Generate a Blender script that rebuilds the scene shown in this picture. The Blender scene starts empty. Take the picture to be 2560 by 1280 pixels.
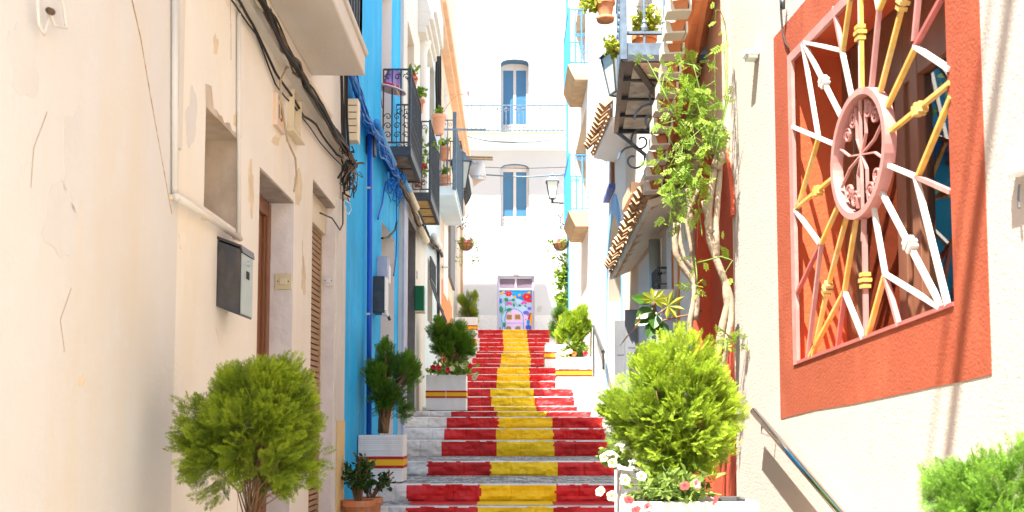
import bpy, math, random
import numpy as np
from mathutils import Vector, Matrix, noise
R = math.radians
random.seed(7); rng = np.random.default_rng(7)
scene = bpy.context.scene
# ---------------- camera
F = 2489.0; PCY = 886.0; PITCH = R(4.0); EYE = 1.6
cam_d = bpy.data.cameras.new('camera'); cam = bpy.data.objects.new('camera', cam_d)
scene.collection.objects.link(cam); scene.camera = cam
cam.location = (0, 0, EYE); cam.rotation_euler = (R(90) + PITCH, 0, 0)
cam_d.sensor_width = 36; cam_d.lens = 36 * F / 2560
cam_d.shift_y = (PCY - 640) / 2560
cam_d.clip_start = .05; cam_d.clip_end = 2000
cam_d.dof.use_dof = True; cam_d.dof.focus_distance = 8.5; cam_d.dof.aperture_fstop = 5.0
# ---------------- sky, sun, exposure
SUND = Vector((.70, 1.0, -2.5)).normalized()          # direction the light travels
world = bpy.data.worlds.new('World'); scene.world = world; world.use_nodes = True
wn = world.node_tree; wn.nodes.clear()
sky = wn.nodes.new('ShaderNodeTexSky'); sky.sky_type = 'NISHITA'; sky.sun_disc = False
sky.sun_elevation = math.asin(-SUND.z); sky.sun_rotation = math.atan2(-SUND.x, -SUND.y)
sky.air_density = 1.0; sky.dust_density = 1.5; sky.ozone_density = 1.0
bg = wn.nodes.new('ShaderNodeBackground'); bg.inputs[1].default_value = .105
wo = wn.nodes.new('ShaderNodeOutputWorld')
wn.links.new(sky.outputs[0], bg.inputs[0]); wn.links.new(bg.outputs[0], wo.inputs[0])
sd = bpy.data.lights.new('sun', 'SUN'); sd.energy = 5.0; sd.angle = R(.5); sd.color = (1, .97, .92)
sun = bpy.data.objects.new('sun', sd); scene.collection.objects.link(sun)
sun.location = (-20, -30, 60); sun.rotation_euler = SUND.to_track_quat('-Z', 'Y').to_euler()
scene.view_settings.view_transform = 'Standard'; scene.view_settings.look = 'None'
scene.view_settings.exposure = 2.15; scene.view_settings.gamma = 1
scene.cycles.max_bounces = 10; scene.cycles.diffuse_bounces = 7; scene.cycles.transparent_max_bounces = 8

# ---------------- geometry helpers
def PX(px, py, Y):
    u = (px - 1280) / F; v = (PCY - py) / F
    dy = math.cos(PITCH) - v * math.sin(PITCH); dz = math.sin(PITCH) + v * math.cos(PITCH)
    t = Y / dy
    return Vector((u * t, Y, EYE + dz * t))
class Wall:
    """vertical plane over a plan line; u runs along it, n points into the street"""
    def __init__(s, p0, p1, side):
        s.p0 = Vector((p0[0], p0[1], 0)); d = Vector((p1[0] - p0[0], p1[1] - p0[1], 0)); s.L = d.length; s.d = d.normalized()
        n = Vector((s.d.y, -s.d.x, 0)); s.n = n if n.x * side > 0 else -n
        if side == 0: s.n = Vector((0, -1, 0))
    def uz(s, px, py, off=0):
        u = (px - 1280) / F; v = (PCY - py) / F
        r = Vector((u, math.cos(PITCH) - v * math.sin(PITCH), math.sin(PITCH) + v * math.cos(PITCH)))
        o = Vector((0, 0, EYE)); q = s.p0 + s.n * off
        t = (q - o).dot(s.n) / r.dot(s.n)
        P = o + r * t
        return (P - q).dot(s.d), P.z
    def P(s, u, z, off=0): 
        p = s.p0 + s.d * u + s.n * off; return Vector((p.x, p.y, z))
    def hit(s, px, py, off=0): return s.P(*s.uz(px, py, off), off)
WL = Wall((-1.45, -3), (-1.50, 30.2), 1)
WB = Wall((-1.52, -3), (-1.52, 30.2), 1)
W1 = Wall((1.5 + .052 * 10.67, -4), (1.5, 6.67), -1)
W2 = Wall((1.5, 6.67), (1.5, 30), -1)
WF = Wall((-8, 34), (8, 34), 0)

coll = scene.collection; ORG = {}
def empty(name, loc, label, cat, group=None):
    o = bpy.data.objects.new(name, None); coll.objects.link(o); o.location = loc; o.empty_display_size = .1
    ORG[o.name] = Vector(loc); o['label'] = label; o['category'] = cat
    if group: o['group'] = group
    return o
def tag(o, label, cat, group=None, kind=None):
    if label: o['label'] = label
    if cat: o['category'] = cat
    if group: o['group'] = group
    if kind: o['kind'] = kind
    return o
class MB:
    def __init__(s): s.v = []; s.f = []; s.m = []; s.tint = None
    def quad(s, a, b, c, d, m=0):
        i = len(s.v); s.v += [Vector(a), Vector(b), Vector(c), Vector(d)]; s.f.append((i, i+1, i+2, i+3)); s.m.append(m); return s
    def poly(s, pts, m=0):
        i = len(s.v); s.v += [Vector(p) for p in pts]; s.f.append(tuple(range(i, i + len(pts)))); s.m.append(m); return s
    def hexa(s, P, m=0):     # 8 points: bottom ring 0-3, top ring 4-7
        i = len(s.v); s.v += [Vector(p) for p in P]
        for f in ((3,2,1,0),(4,5,6,7),(0,1,5,4),(1,2,6,5),(2,3,7,6),(3,0,4,7)):
            s.f.append(tuple(i + k for k in f)); s.m.append(m)
        return s
    def box(s, x0, x1, y0, y1, z0, z1, m=0):
        return s.hexa([(x0,y0,z0),(x1,y0,z0),(x1,y1,z0),(x0,y1,z0),(x0,y0,z1),(x1,y0,z1),(x1,y1,z1),(x0,y1,z1)], m)
    def wbox(s, W, u0, u1, z0, z1, d0, d1, m=0):
        return s.hexa([W.P(u0,z0,d0),W.P(u1,z0,d0),W.P(u1,z0,d1),W.P(u0,z0,d1),W.P(u0,z1,d0),W.P(u1,z1,d0),W.P(u1,z1,d1),W.P(u0,z1,d1)], m)
    def bar(s, a, b, w, h=None, up=None, m=0):   # rectangular bar
        a = Vector(a); b = Vector(b); h = h or w; d = (b - a)
        if d.length < 1e-6: return s
        d.normalize(); up = Vector(up) if up is not None else (Vector((0,0,1)) if abs(d.z) < .95 else Vector((0,1,0)))
        x = d.cross(up).normalized(); y = x.cross(d).normalized(); x *= w/2; y *= h/2
        return s.hexa([a-x-y, a+x-y, a+x+y, a-x+y, b-x-y, b+x-y, b+x+y, b-x+y], m)
    def tube(s, pts, r, n=8, m=0, cap=True):
        pts = [Vector(p) for p in pts]; k = len(pts)
        rr = r if isinstance(r, (list, tuple)) else [r] * k
        ref = None; base = len(s.v)
        for i, p in enumerate(pts):
            d = (pts[min(i+1, k-1)] - pts[max(i-1, 0)])
            d = d.normalized() if d.length > 1e-9 else Vector((0,0,1))
            if ref is None: ref = Vector((1,0,0)) if abs(d.x) < .8 else Vector((0,1,0))
            x = (ref - d * ref.dot(d))
            if x.length < 1e-5: x = d.orthogonal()
            x.normalize(); y = d.cross(x); ref = x
            for j in range(n):
                a = 2*math.pi*j/n; s.v.append(p + (x*math.cos(a) + y*math.sin(a)) * rr[i])
        for i in range(k-1):
            for j in range(n):
                a = base + i*n + j; b = base + i*n + (j+1) % n
                s.f.append((a, b, b+n, a+n)); s.m.append(m)
        if cap:
            s.f.append(tuple(base + j for j in range(n))[::-1]); s.m.append(m)
            s.f.append(tuple(base + (k-1)*n + j for j in range(n))); s.m.append(m)
        return s
    def lathe(s, c, prof, n=20, m=0, ax=(1,1), rot=None):  # prof [(r,z)] relative c
        base = len(s.v); c = Vector(c)
        for r, z in prof:
            for j in range(n):
                a = 2*math.pi*(j+.5)/n; q = Vector((r*math.cos(a)*ax[0], r*math.sin(a)*ax[1], z))
                if rot: q = rot @ q
                s.v.append(c + q)
        for i in range(len(prof)-1):
            for j in range(n):
                a = base + i*n + j; b = base + i*n + (j+1) % n
                s.f.append((a, b, b+n, a+n)); s.m.append(m)
        return s
    def ball(s, c, r, n=8, k=6, m=0, sc=(1,1,1)):
        prof = [(max(1e-4, r*math.sin(math.pi*i/k)), -r*math.cos(math.pi*i/k)*sc[2]) for i in range(k+1)]
        return s.lathe(c, prof, n, m, (sc[0], sc[1]))
    def prism(s, pts, off, m=0):      # planar polygon extruded by vector off
        pts = [Vector(p) for p in pts]; off = Vector(off); n = len(pts); i = len(s.v)
        s.v += pts + [p + off for p in pts]
        s.f.append(tuple(range(i, i+n))); s.m.append(m)
        s.f.append(tuple(range(i+2*n-1, i+n-1, -1))); s.m.append(m)
        for k in range(n):
            s.f.append((i+k, i+n+k, i+n+(k+1) % n, i+(k+1) % n)); s.m.append(m)
        return s
    def build(s, name, mats, parent=None, smooth=False, origin=None, fixn=True):
        if not s.v: return None
        me = bpy.data.meshes.new(name); o = bpy.data.objects.new(name, me); coll.objects.link(o)
        if parent is not None:
            org = ORG[parent.name]; o.parent = parent; o.location = (0,0,0)
        else:
            xs = [v.x for v in s.v]; ys = [v.y for v in s.v]; zs = [v.z for v in s.v]
            org = Vector(origin) if origin is not None else Vector(((min(xs)+max(xs))/2, (min(ys)+max(ys))/2, min(zs)))
            o.location = org
        ORG[o.name] = org
        me.from_pydata([tuple(v - org) for v in s.v], [], s.f)
        mats = mats if isinstance(mats, (list, tuple)) else [mats]
        for q in mats: me.materials.append(q)
        me.polygons.foreach_set('material_index', s.m)
        if fixn:
            import bmesh
            bm = bmesh.new(); bm.from_mesh(me); bmesh.ops.recalc_face_normals(bm, faces=bm.faces); bm.to_mesh(me); bm.free()
        if smooth: me.polygons.foreach_set('use_smooth', [True]*len(me.polygons))
        me.update(); return o
def bevel(o, w=.004, seg=1):
    b = o.modifiers.new('bevel', 'BEVEL'); b.width = w; b.segments = seg; b.limit_method = 'ANGLE'; b.angle_limit = R(40); return o
def npmesh(name, V, Fc, mats, parent=None, tint=None, matidx=None, origin=None):
    """V (n,3) world coordinates, Fc (m,k)"""
    me = bpy.data.meshes.new(name); o = bpy.data.objects.new(name, me); coll.objects.link(o)
    if parent is not None: org = ORG[parent.name]; o.parent = parent; o.location = (0,0,0)
    else:
        org = Vector(origin) if origin is not None else Vector(((V[:,0].min()+V[:,0].max())/2, (V[:,1].min()+V[:,1].max())/2, V[:,2].min())); o.location = org
    ORG[o.name] = org
    V = V - np.array(org); k = Fc.shape[1]; m = len(Fc)
    me.vertices.add(len(V)); me.vertices.foreach_set('co', V.astype(np.float32).ravel())
    me.loops.add(m*k); me.loops.foreach_set('vertex_index', Fc.astype(np.int32).ravel())
    me.polygons.add(m); me.polygons.foreach_set('loop_start', np.arange(0, m*k, k, dtype=np.int32))
    try: me.polygons.foreach_set('loop_total', np.full(m, k, dtype=np.int32))
    except Exception: pass
    mats = mats if isinstance(mats, (list, tuple)) else [mats]
    for q in mats: me.materials.append(q)
    if matidx is not None: me.polygons.foreach_set('material_index', matidx.astype(np.int32))
    if tint is not None:
        a = me.attributes.new('tint', 'FLOAT', 'POINT'); a.data.foreach_set('value', tint.astype(np.float32))
    me.update(); me.validate(); return o

# ---------------- materials
def lin(r, g, b): 
    f = lambda c: ((c/255+.055)/1.055)**2.4 if c/255 > .04045 else c/255/12.92
    return (f(r), f(g), f(b))
MATS = {}
def mat(name, col, rough=.85, var=.12, vs=2.0, bump=.0, bs=60, metal=0, stain=None, samt=.5, ss=1.2, streak=3.0, spec=.25, fine=0, dirt=None, damt=.4, coat=0, zs=1.0, bump2=0, bs2=6):
    m = bpy.data.materials.new(name); m.use_nodes = True; n = m.node_tree; L = n.links
    b = n.nodes['Principled BSDF']; b.inputs['Roughness'].default_value = rough; b.inputs['Metallic'].default_value = metal
    b.inputs['Specular IOR Level'].default_value = spec
    if coat: b.inputs['Coat Weight'].default_value = coat
    tc = n.nodes.new('ShaderNodeTexCoord')
    def nz(scale, det=5, sc=(1,1,1), rgh=.55):
        mp = n.nodes.new('ShaderNodeMapping'); mp.inputs['Scale'].default_value = sc; L.new(tc.outputs['Object'], mp.inputs[0])
        t = n.nodes.new('ShaderNodeTexNoise'); t.inputs['Scale'].default_value = scale; t.inputs['Detail'].default_value = det
        t.inputs['Roughness'].default_value = rgh; L.new(mp.outputs[0], t.inputs['Vector']); return t.outputs['Fac']
    def ramp(f, a, c):
        r = n.nodes.new('ShaderNodeMapRange'); r.inputs[1].default_value = a; r.inputs[2].default_value = c; L.new(f, r.inputs[0]); return r.outputs[0]
    def mix(f, A, B, amt=1.0):
        x = n.nodes.new('ShaderNodeMix'); x.data_type = 'RGBA'
        if amt != 1.0:
            q = n.nodes.new('ShaderNodeMath'); q.operation = 'MULTIPLY'; q.inputs[1].default_value = amt; L.new(f, q.inputs[0]); f = q.outputs[0]
        L.new(f, x.inputs[0])
        for s_, k in ((A, 6), (B, 7)):
            if isinstance(s_, tuple): x.inputs[k].default_value = (*s_[:3], 1)
            else: L.new(s_, x.inputs[k])
        return x.outputs[2]
    c = tuple(col); hi = tuple(min(.95, q*(1+var)) for q in c); lo = tuple(q*(1-var) for q in c)
    out = mix(ramp(nz(vs, 6, (1,1,zs)), .3, .7), lo, hi)
    if fine: out = mix(ramp(nz(vs*14, 3), .45, .75), out, tuple(q*(1-fine) for q in c), .8)
    if stain: out = mix(ramp(nz(ss, 7, (1, 1, 1/streak), .65), .5, .72), out, tuple(stain), samt)
    if dirt: out = mix(ramp(nz(ss*2.7, 8, (1,1,1), .7), .55, .68), out, tuple(dirt), damt)
    L.new(out, b.inputs['Base Color'])
    if bump or bump2:
        prev = None
        for amt, sc in ((bump, bs), (bump2, bs2)):
            if not amt: continue
            bp = n.nodes.new('ShaderNodeBump'); bp.inputs['Strength'].default_value = 1; bp.inputs['Distance'].default_value = amt
            L.new(nz(sc, 4), bp.inputs['Height'])
            if prev: L.new(prev, bp.inputs['Normal'])
            prev = bp.outputs[0]
        L.new(prev, b.inputs['Normal'])
    MATS[name] = m; return m
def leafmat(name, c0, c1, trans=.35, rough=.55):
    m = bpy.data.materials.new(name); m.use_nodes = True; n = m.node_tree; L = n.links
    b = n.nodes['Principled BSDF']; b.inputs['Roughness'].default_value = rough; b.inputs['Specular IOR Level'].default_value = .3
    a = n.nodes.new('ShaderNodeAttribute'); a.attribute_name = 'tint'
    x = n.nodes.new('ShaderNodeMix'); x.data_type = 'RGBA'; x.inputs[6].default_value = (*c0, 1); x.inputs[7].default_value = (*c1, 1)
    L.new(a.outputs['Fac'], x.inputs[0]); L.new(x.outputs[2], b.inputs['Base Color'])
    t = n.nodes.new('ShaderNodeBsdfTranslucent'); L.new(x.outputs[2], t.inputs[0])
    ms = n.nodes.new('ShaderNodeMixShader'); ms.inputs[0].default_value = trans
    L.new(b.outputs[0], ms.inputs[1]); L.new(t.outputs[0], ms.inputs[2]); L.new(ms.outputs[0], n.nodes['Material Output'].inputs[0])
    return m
M = dict(
 cream = mat('cream_plaster', (.635,.605,.55), vs=.9, var=.04, bump=.0025, bs=45, bump2=.012, bs2=2.2, stain=(.63,.53,.37), samt=.55, ss=1.6, streak=5, dirt=(.64,.62,.59), damt=.6),
 cream2= mat('yellow_cream_plaster', (.76,.71,.61), vs=1.3, var=.04, bump=.0025, bs=45, bump2=.010, bs2=2.6, stain=(.74,.62,.42), samt=.6, ss=2.2, streak=4, dirt=(.80,.76,.68), damt=.5),
 crack = mat('plaster_crack', (.33,.2,.09), var=.3),
 niche = mat('old_brown_plaster', (.50,.41,.31), vs=4, var=.2, bump=.004, bs=25, stain=(.3,.17,.07), samt=.5, ss=4),
 jamb  = mat('pinkish_jamb_plaster', (.70,.64,.60), vs=3, var=.1, bump=.006, bs=22, stain=(.4,.33,.27), samt=.5, ss=3),
 peel  = mat('peeling_grey_plaster', (.36,.31,.26), vs=5, var=.25, bump=.008, bs=14, dirt=(.12,.08,.05), damt=.6, ss=3),
 creamw= mat('pale_cream_plaster', (.62,.585,.52), vs=1.2, var=.06, bump=.003, bs=40, stain=(.62,.48,.30), samt=.35, ss=1.5),
 blue  = mat('blue_limewash', (.012,.40,.78), vs=1.6, var=.15, bump=.003, bs=35, bump2=.01, bs2=3, stain=(.10,.52,.84), samt=.8, ss=2.6, streak=7, rough=.8, dirt=(.002,.22,.6), damt=.35),
 bluep = mat('blue_pipe_paint', (.005,.1,.5), var=.15, rough=.4, spec=.4),
 bluec = mat('blue_painted_cable', (.01,.16,.5), var=.25, rough=.5, vs=9),
 bluer = mat('blue_rail_paint', (.04,.28,.62), var=.15, rough=.5, vs=9),
 bluet = mat('sky_blue_trim', (.22,.44,.72), var=.12, bump=.002, rough=.8),
 white = mat('white_plaster', (.80,.79,.76), vs=1.1, var=.03, bump=.003, bs=30, bump2=.008, bs2=2.5, stain=(.66,.62,.54), samt=.3, ss=1.2),
 whitew= mat('white_facade', (.50,.50,.50), vs=.8, var=.03, bump=.004, bs=14, stain=(.46,.455,.43), samt=.3, ss=.9),
 ledge = mat('cream_facade_band', (.62,.56,.43), vs=.8, var=.05, bump=.002, bs=20),
 lav   = mat('lavender_grey_plaster', (.42,.44,.55), vs=4, var=.15, bump=.004, bs=25, stain=(.6,.58,.6), samt=.5),
 pale  = mat('pale_blue_plaster', (.56,.66,.70), vs=2, var=.06, bump=.003, bs=30, stain=(.68,.66,.58), samt=.4),
 peach = mat('peach_plaster', (.72,.50,.33), vs=2, var=.08, bump=.004, bs=40),
 peachl= mat('pale_peach_stucco', (.75,.58,.43), vs=2, var=.06, bump=.006, bs=50),
 orange= mat('orange_dado', (.75,.28,.11), vs=8, var=.12, bump=.006, bs=30),
 cornice=mat('orange_cornice', (.72,.46,.28), vs=3, var=.1, bump=.002),
 stucco= mat('rough_cream_stucco', (.49,.42,.355), vs=1.3, var=.05, bump=.004, bs=75, bump2=.002, bs2=9, stain=(.44,.36,.29), samt=.25, ss=1.5),
 red   = mat('red_stucco', (.31,.068,.03), vs=2.5, var=.08, bump=.0032, bs=75, bump2=.002, bs2=10, stain=(.47,.13,.06), samt=.6, ss=2.0, dirt=(.26,.035,.014), damt=.35),
 redarch=mat('salmon_red_plaster', (.50,.09,.04), vs=2, var=.1, bump=.006, bs=22, stain=(.45,.11,.06), samt=.4, ss=3),
 stone = mat('tan_slab_stone', (.50,.35,.20), vs=5, var=.15, bump=.003, bs=30),
 gold  = mat('golden_slab_tiles', (.50,.33,.13), vs=7, var=.25, bump=.006, bs=18, dirt=(.25,.13,.04), damt=.6),
 brick = mat('grey_brown_slab', (.20,.15,.11), vs=7, var=.3, bump=.008, bs=16, dirt=(.35,.33,.3), damt=.5),
 iron  = mat('black_iron', (.035,.045,.055), var=.3, vs=20, rough=.5, spec=.4, bump=.001, bs=80),
 irong = mat('grey_blue_iron', (.10,.15,.20), var=.3, vs=14, rough=.45, spec=.5, bump=.001, bs=60),
 zinc  = mat('dull_zinc', (.07,.072,.078), var=.15, vs=8, rough=.35, metal=.7, stain=(.25,.18,.12), samt=.4, ss=8),
 zincl = mat('light_zinc', (.40,.46,.44), var=.08, vs=8, rough=.35, metal=.5),
 chrome= mat('chrome', (.62,.63,.64), var=.05, rough=.14, metal=1),
 cable = mat('black_cable', (.02,.018,.016), var=.3, rough=.6),
 cableb= mat('brown_cable', (.14,.09,.05), var=.4, vs=12, rough=.7),
 cablec= mat('cream_cable', (.42,.33,.21), var=.15, vs=9, rough=.6),
 plast = mat('cream_plastic', (.66,.57,.40), var=.06, rough=.5, stain=(.5,.34,.14), samt=.4, ss=6),
 plastw= mat('white_plastic', (.72,.72,.70), var=.04, rough=.45),
 wood  = mat('brown_door_wood', (.22,.085,.035), var=.3, vs=5, zs=.08, rough=.4, bump=.001, bs=40, spec=.4),
 woodd = mat('dark_window_wood', (.17,.075,.04), var=.3, vs=5, zs=.1, rough=.35, spec=.5),
 roller= mat('beige_roller_slats', (.36,.22,.11), var=.15, vs=6, rough=.6),
 rollerd=mat('roller_slat_gap', (.05,.03,.02), var=.2, rough=.8),
 switch= mat('ivory_switch', (.62,.53,.33), var=.04, rough=.35),
 terra = mat('terracotta', (.56,.21,.09), var=.15, vs=7, rough=.8, bump=.001, stain=(.65,.42,.28), samt=.5, ss=9),
 terral= mat('pale_terracotta', (.66,.33,.20), var=.1, vs=7, rough=.8),
 terrab= mat('orange_plastic_pot', (.72,.22,.06), var=.04, rough=.45),
 tile  = mat('roof_tile_clay', (.48,.28,.15), var=.22, vs=6, rough=.85, bump=.004, bs=30, stain=(.52,.40,.26), samt=.6, ss=4, streak=1),
 tileu = mat('red_clay_soffit', (.42,.15,.06), var=.28, vs=4, rough=.8, bump=.004, bs=22, stain=(.55,.26,.12), samt=.5, ss=5, streak=1),
 cement= mat('cement_mortar', (.55,.50,.42), var=.1, bump=.004, bs=40),
 redp  = mat('red_step_paint', (.58,.016,.017), var=.16, vs=3, rough=.5, bump=.016, bs=10, bump2=.004, bs2=38, stain=(.60,.05,.06), samt=.45, ss=6, streak=1, dirt=(.22,.05,.04), damt=.5, spec=.3),
 yelp  = mat('yellow_step_paint', (.92,.58,.004), var=.07, vs=3, rough=.5, bump=.016, bs=10, bump2=.004, bs2=38, stain=(.88,.58,.05), samt=.4, ss=6, streak=1, dirt=(.45,.27,.04), damt=.4, spec=.3),
 whip  = mat('white_step_paint', (.72,.70,.66), var=.08, vs=3, rough=.7, bump=.016, bs=10, bump2=.004, bs2=38, dirt=(.40,.34,.27), damt=.45, ss=3),
 soil  = mat('soil', (.08,.05,.03), var=.3, vs=20, bump=.01, bs=40),
 planter=mat('white_planter', (.78,.77,.75), var=.04, vs=3, rough=.6, bump=.0015, bs=30, stain=(.60,.54,.44), samt=.45, ss=5, streak=4),
 stripr= mat('planter_red_stripe', (.42,.015,.02), var=.06, rough=.5),
 stripy= mat('planter_yellow_stripe', (.80,.44,.01), var=.05, rough=.5),
 bark  = mat('brown_bark', (.20,.11,.055), var=.35, vs=12, zs=.3, bump=.004, bs=50),
 vinew = mat('pale_vine_wood', (.34,.26,.18), var=.25, vs=9, zs=.4, bump=.006, bs=40, stain=(.33,.22,.13), samt=.5, ss=9),
 grillw= mat('white_grille_paint', (.60,.56,.50), var=.08, rough=.5, vs=8, bump=.001, bs=50, stain=(.55,.40,.22), samt=.4, ss=6, streak=1, dirt=(.33,.16,.07), damt=.35),
 grillg= mat('gold_grille_paint', (.62,.36,.08), var=.16, rough=.42, vs=10, spec=.4, bump=.001, bs=50, stain=(.60,.50,.34), samt=.5, ss=6, streak=1, dirt=(.30,.13,.04), damt=.4),
 grillp= mat('pink_grille_paint', (.46,.21,.18), var=.1, rough=.4, vs=6, stain=(.55,.42,.36), samt=.5, ss=4, streak=1),
 grillr= mat('oxide_red_grille_paint', (.42,.12,.10), var=.12, rough=.4, vs=6),
 redrev= mat('red_reveal_plaster', (.52,.10,.035), vs=2.5, var=.1, bump=.004, bs=40),  # brighter than the surround: sunlight on the jamb put into the colour
 curtain=mat('beige_curtain', (.80,.76,.66), var=.15, vs=5, zs=.1),
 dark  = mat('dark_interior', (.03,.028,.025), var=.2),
 greyd = mat('grey_stone_jamb', (.17,.165,.165), var=.2, vs=5, bump=.002),
 greysh= mat('grey_shutter', (.20,.20,.21), var=.15, vs=6, zs=.2),
 green = mat('green_box_paint', (.0,.13,.05), var=.1, rough=.4),
 door  = mat('mauve_door_frame', (.62,.54,.64), var=.05, rough=.5),
 louv  = mat('mauve_louvre', (.34,.25,.33), var=.08, rough=.6),
 wfr   = mat('white_window_frame', (.70,.62,.55), var=.04, rough=.5),
 wpane = mat('blue_window_glass', (.045,.15,.26), var=.06, rough=.22, spec=.5),
 paned = mat('blue_recess', (.10,.20,.30), var=.1),  # blue-grey shade of the facade reveals put into the colour
 awn   = mat('patch_grey', (.42,.40,.36), var=.1, bump=.003),
 strawm= mat('woven_basket', (.42,.18,.07), var=.3, vs=20, bump=.004, bs=70),
 cloth = mat('white_banner_cloth', (.66,.69,.72), var=.05),
 glassl= mat('lamp_milk_glass', (.62,.66,.58), var=.06, rough=.25),
 bamboo= mat('brown_carved_wood', (.33,.20,.06), var=.3, vs=12),
 beige = mat('shaded_beige_render', (.60,.53,.42), var=.05, bump=.002),  # tone of shaded openings put into the colour
)
def flat(name, c, rough=.6):
    return mat(name, c, rough=rough, var=.06, vs=6)
# window glass that mirrors and lets some light through
def glass(name, tintc=(.8,.85,.85)):
    m = bpy.data.materials.new(name); m.use_nodes = True; n = m.node_tree; L = n.links; n.nodes.clear()
    o = n.nodes.new('ShaderNodeOutputMaterial'); g = n.nodes.new('ShaderNodeBsdfGlossy'); g.inputs['Roughness'].default_value = .03
    t = n.nodes.new('ShaderNodeBsdfTransparent'); t.inputs[0].default_value = (*tintc, 1)
    f = n.nodes.new('ShaderNodeFresnel'); f.inputs[0].default_value = 1.38
    a = n.nodes.new('ShaderNodeMath'); a.operation = 'MULTIPLY_ADD'; a.inputs[1].default_value = 1.1; a.inputs[2].default_value = .12; a.use_clamp = True
    x = n.nodes.new('ShaderNodeMixShader'); L.new(f.outputs[0], a.inputs[0]); L.new(a.outputs[0], x.inputs[0]); L.new(t.outputs[0], x.inputs[1]); L.new(g.outputs[0], x.inputs[2]); L.new(x.outputs[0], o.inputs[0])
    return m
M['glass'] = glass('clear_pane')
LF = dict(
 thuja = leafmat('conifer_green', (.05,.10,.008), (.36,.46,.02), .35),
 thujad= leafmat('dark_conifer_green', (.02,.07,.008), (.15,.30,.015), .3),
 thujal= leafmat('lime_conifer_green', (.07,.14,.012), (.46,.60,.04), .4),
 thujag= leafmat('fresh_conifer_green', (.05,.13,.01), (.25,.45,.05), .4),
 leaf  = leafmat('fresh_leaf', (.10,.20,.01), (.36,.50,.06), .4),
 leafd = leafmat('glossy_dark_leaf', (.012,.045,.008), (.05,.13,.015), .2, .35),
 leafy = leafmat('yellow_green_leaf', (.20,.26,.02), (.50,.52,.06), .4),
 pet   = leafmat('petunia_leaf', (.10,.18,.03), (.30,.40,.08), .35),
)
def panel(mb, W, u0, u1, z0, z1, holes, T=.34, m=0, mr=None, d=0.0):
    """wall sheet with real openings. hole = (u0,u1,z0,z1[,rise[,depth[,revealmat]]])"""
    us = sorted({u0, u1, *[h[0] for h in holes], *[h[1] for h in holes]}); zs = sorted({z0, z1, *[h[2] for h in holes], *[h[3] for h in holes]})
    us = [u for u in us if u0 <= u <= u1]; zs = [z for z in zs if z0 <= z <= z1]
    for a, b in zip(us, us[1:]):
        for c, e in zip(zs, zs[1:]):
            um, zm = (a+b)/2, (c+e)/2
            if any(h[0] < um < h[1] and h[2] < zm < h[3] for h in holes): continue
            mb.quad(W.P(a,c,d), W.P(b,c,d), W.P(b,e,d), W.P(a,e,d), m)
    for h in holes:
        a, b, c, e = h[:4]; dep = h[5] if len(h) > 5 and h[5] else T; k = h[6] if len(h) > 6 else (mr if mr is not None else m)
        for (p, q) in (((a,c),(a,e)), ((b,c),(b,e)), ((a,e),(b,e)), ((a,c),(b,c))):
            mb.quad(W.P(*p,d), W.P(*q,d), W.P(*q,d-dep), W.P(*p,d-dep), k)
        if len(h) > 4 and h[4]:
            rise = h[4]; n = 14; arc = []
            for i in range(n+1):
                t = i/n; x = a + (b-a)*t; arc.append((x, e - rise + rise*math.sqrt(max(0, 1-(2*t-1)**2))))
            for (x0,y0),(x1,y1) in zip(arc, arc[1:]):
                mb.quad(W.P(x0,y0,d), W.P(x1,y1,d), W.P(x1,e,d), W.P(x0,e,d), m)
                mb.quad(W.P(x0,y0,d), W.P(x1,y1,d), W.P(x1,y1,d-dep), W.P(x0,y0,d-dep), k)
        if len(h) > 7 and h[7]:      # back of a blind recess
            mb.quad(W.P(a,c,d-dep), W.P(b,c,d-dep), W.P(b,e,d-dep), W.P(a,e,d-dep), k)
    return mb
def body(mb, W, u0, u1, z0, z1, d0=.36, d1=5.0, m=0):
    """the solid of the house behind its street wall, closed at both ends and on top"""
    mb.wbox(W, u0, u1, z0, z1, -d1, -d0, m)
    for u in (u0, u1): mb.quad(W.P(u,z0,0), W.P(u,z0,-d0), W.P(u,z1,-d0), W.P(u,z1,0), m)
    mb.quad(W.P(u0,z1,0), W.P(u1,z1,0), W.P(u1,z1,-d0), W.P(u0,z1,-d0), m)
def U(W, px): return W.uz(px, 900)[0]
def ZZ(W, px, py): return W.uz(px, py)[1]
def house(name, loc, label): return empty(name, loc, label, 'house')

# ---------------- ground
pm = bpy.data.materials.new('pebble_mosaic'); pm.use_nodes = True; n_ = pm.node_tree; L_ = n_.links; b_ = n_.nodes['Principled BSDF']; b_.inputs['Roughness'].default_value = .7
tc_ = n_.nodes.new('ShaderNodeTexCoord'); vo = n_.nodes.new('ShaderNodeTexVoronoi'); vo.inputs['Scale'].default_value = 24; L_.new(tc_.outputs['Object'], vo.inputs['Vector'])
mp_ = n_.nodes.new('ShaderNodeMapping'); mp_.inputs['Scale'].default_value = (1.1, 5.5, 1); L_.new(tc_.outputs['Object'], mp_.inputs[0])
no = n_.nodes.new('ShaderNodeTexNoise'); no.inputs['Scale'].default_value = 2.2; no.inputs['Detail'].default_value = 3; L_.new(mp_.outputs[0], no.inputs['Vector'])
ad = n_.nodes.new('ShaderNodeMath'); ad.operation = 'MULTIPLY_ADD'; ad.inputs[1].default_value = .34
sx = n_.nodes.new('ShaderNodeSeparateColor'); L_.new(vo.outputs['Color'], sx.inputs[0]); L_.new(sx.outputs[0], ad.inputs[0]); L_.new(no.outputs['Fac'], ad.inputs[2])
rp = n_.nodes.new('ShaderNodeValToRGB'); rp.color_ramp.elements[0].position = .60; rp.color_ramp.elements[0].color = (.60,.58,.53,1); rp.color_ramp.elements[1].position = .66; rp.color_ramp.elements[1].color = (.07,.08,.09,1)
L_.new(ad.outputs[0], rp.inputs[0])
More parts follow.
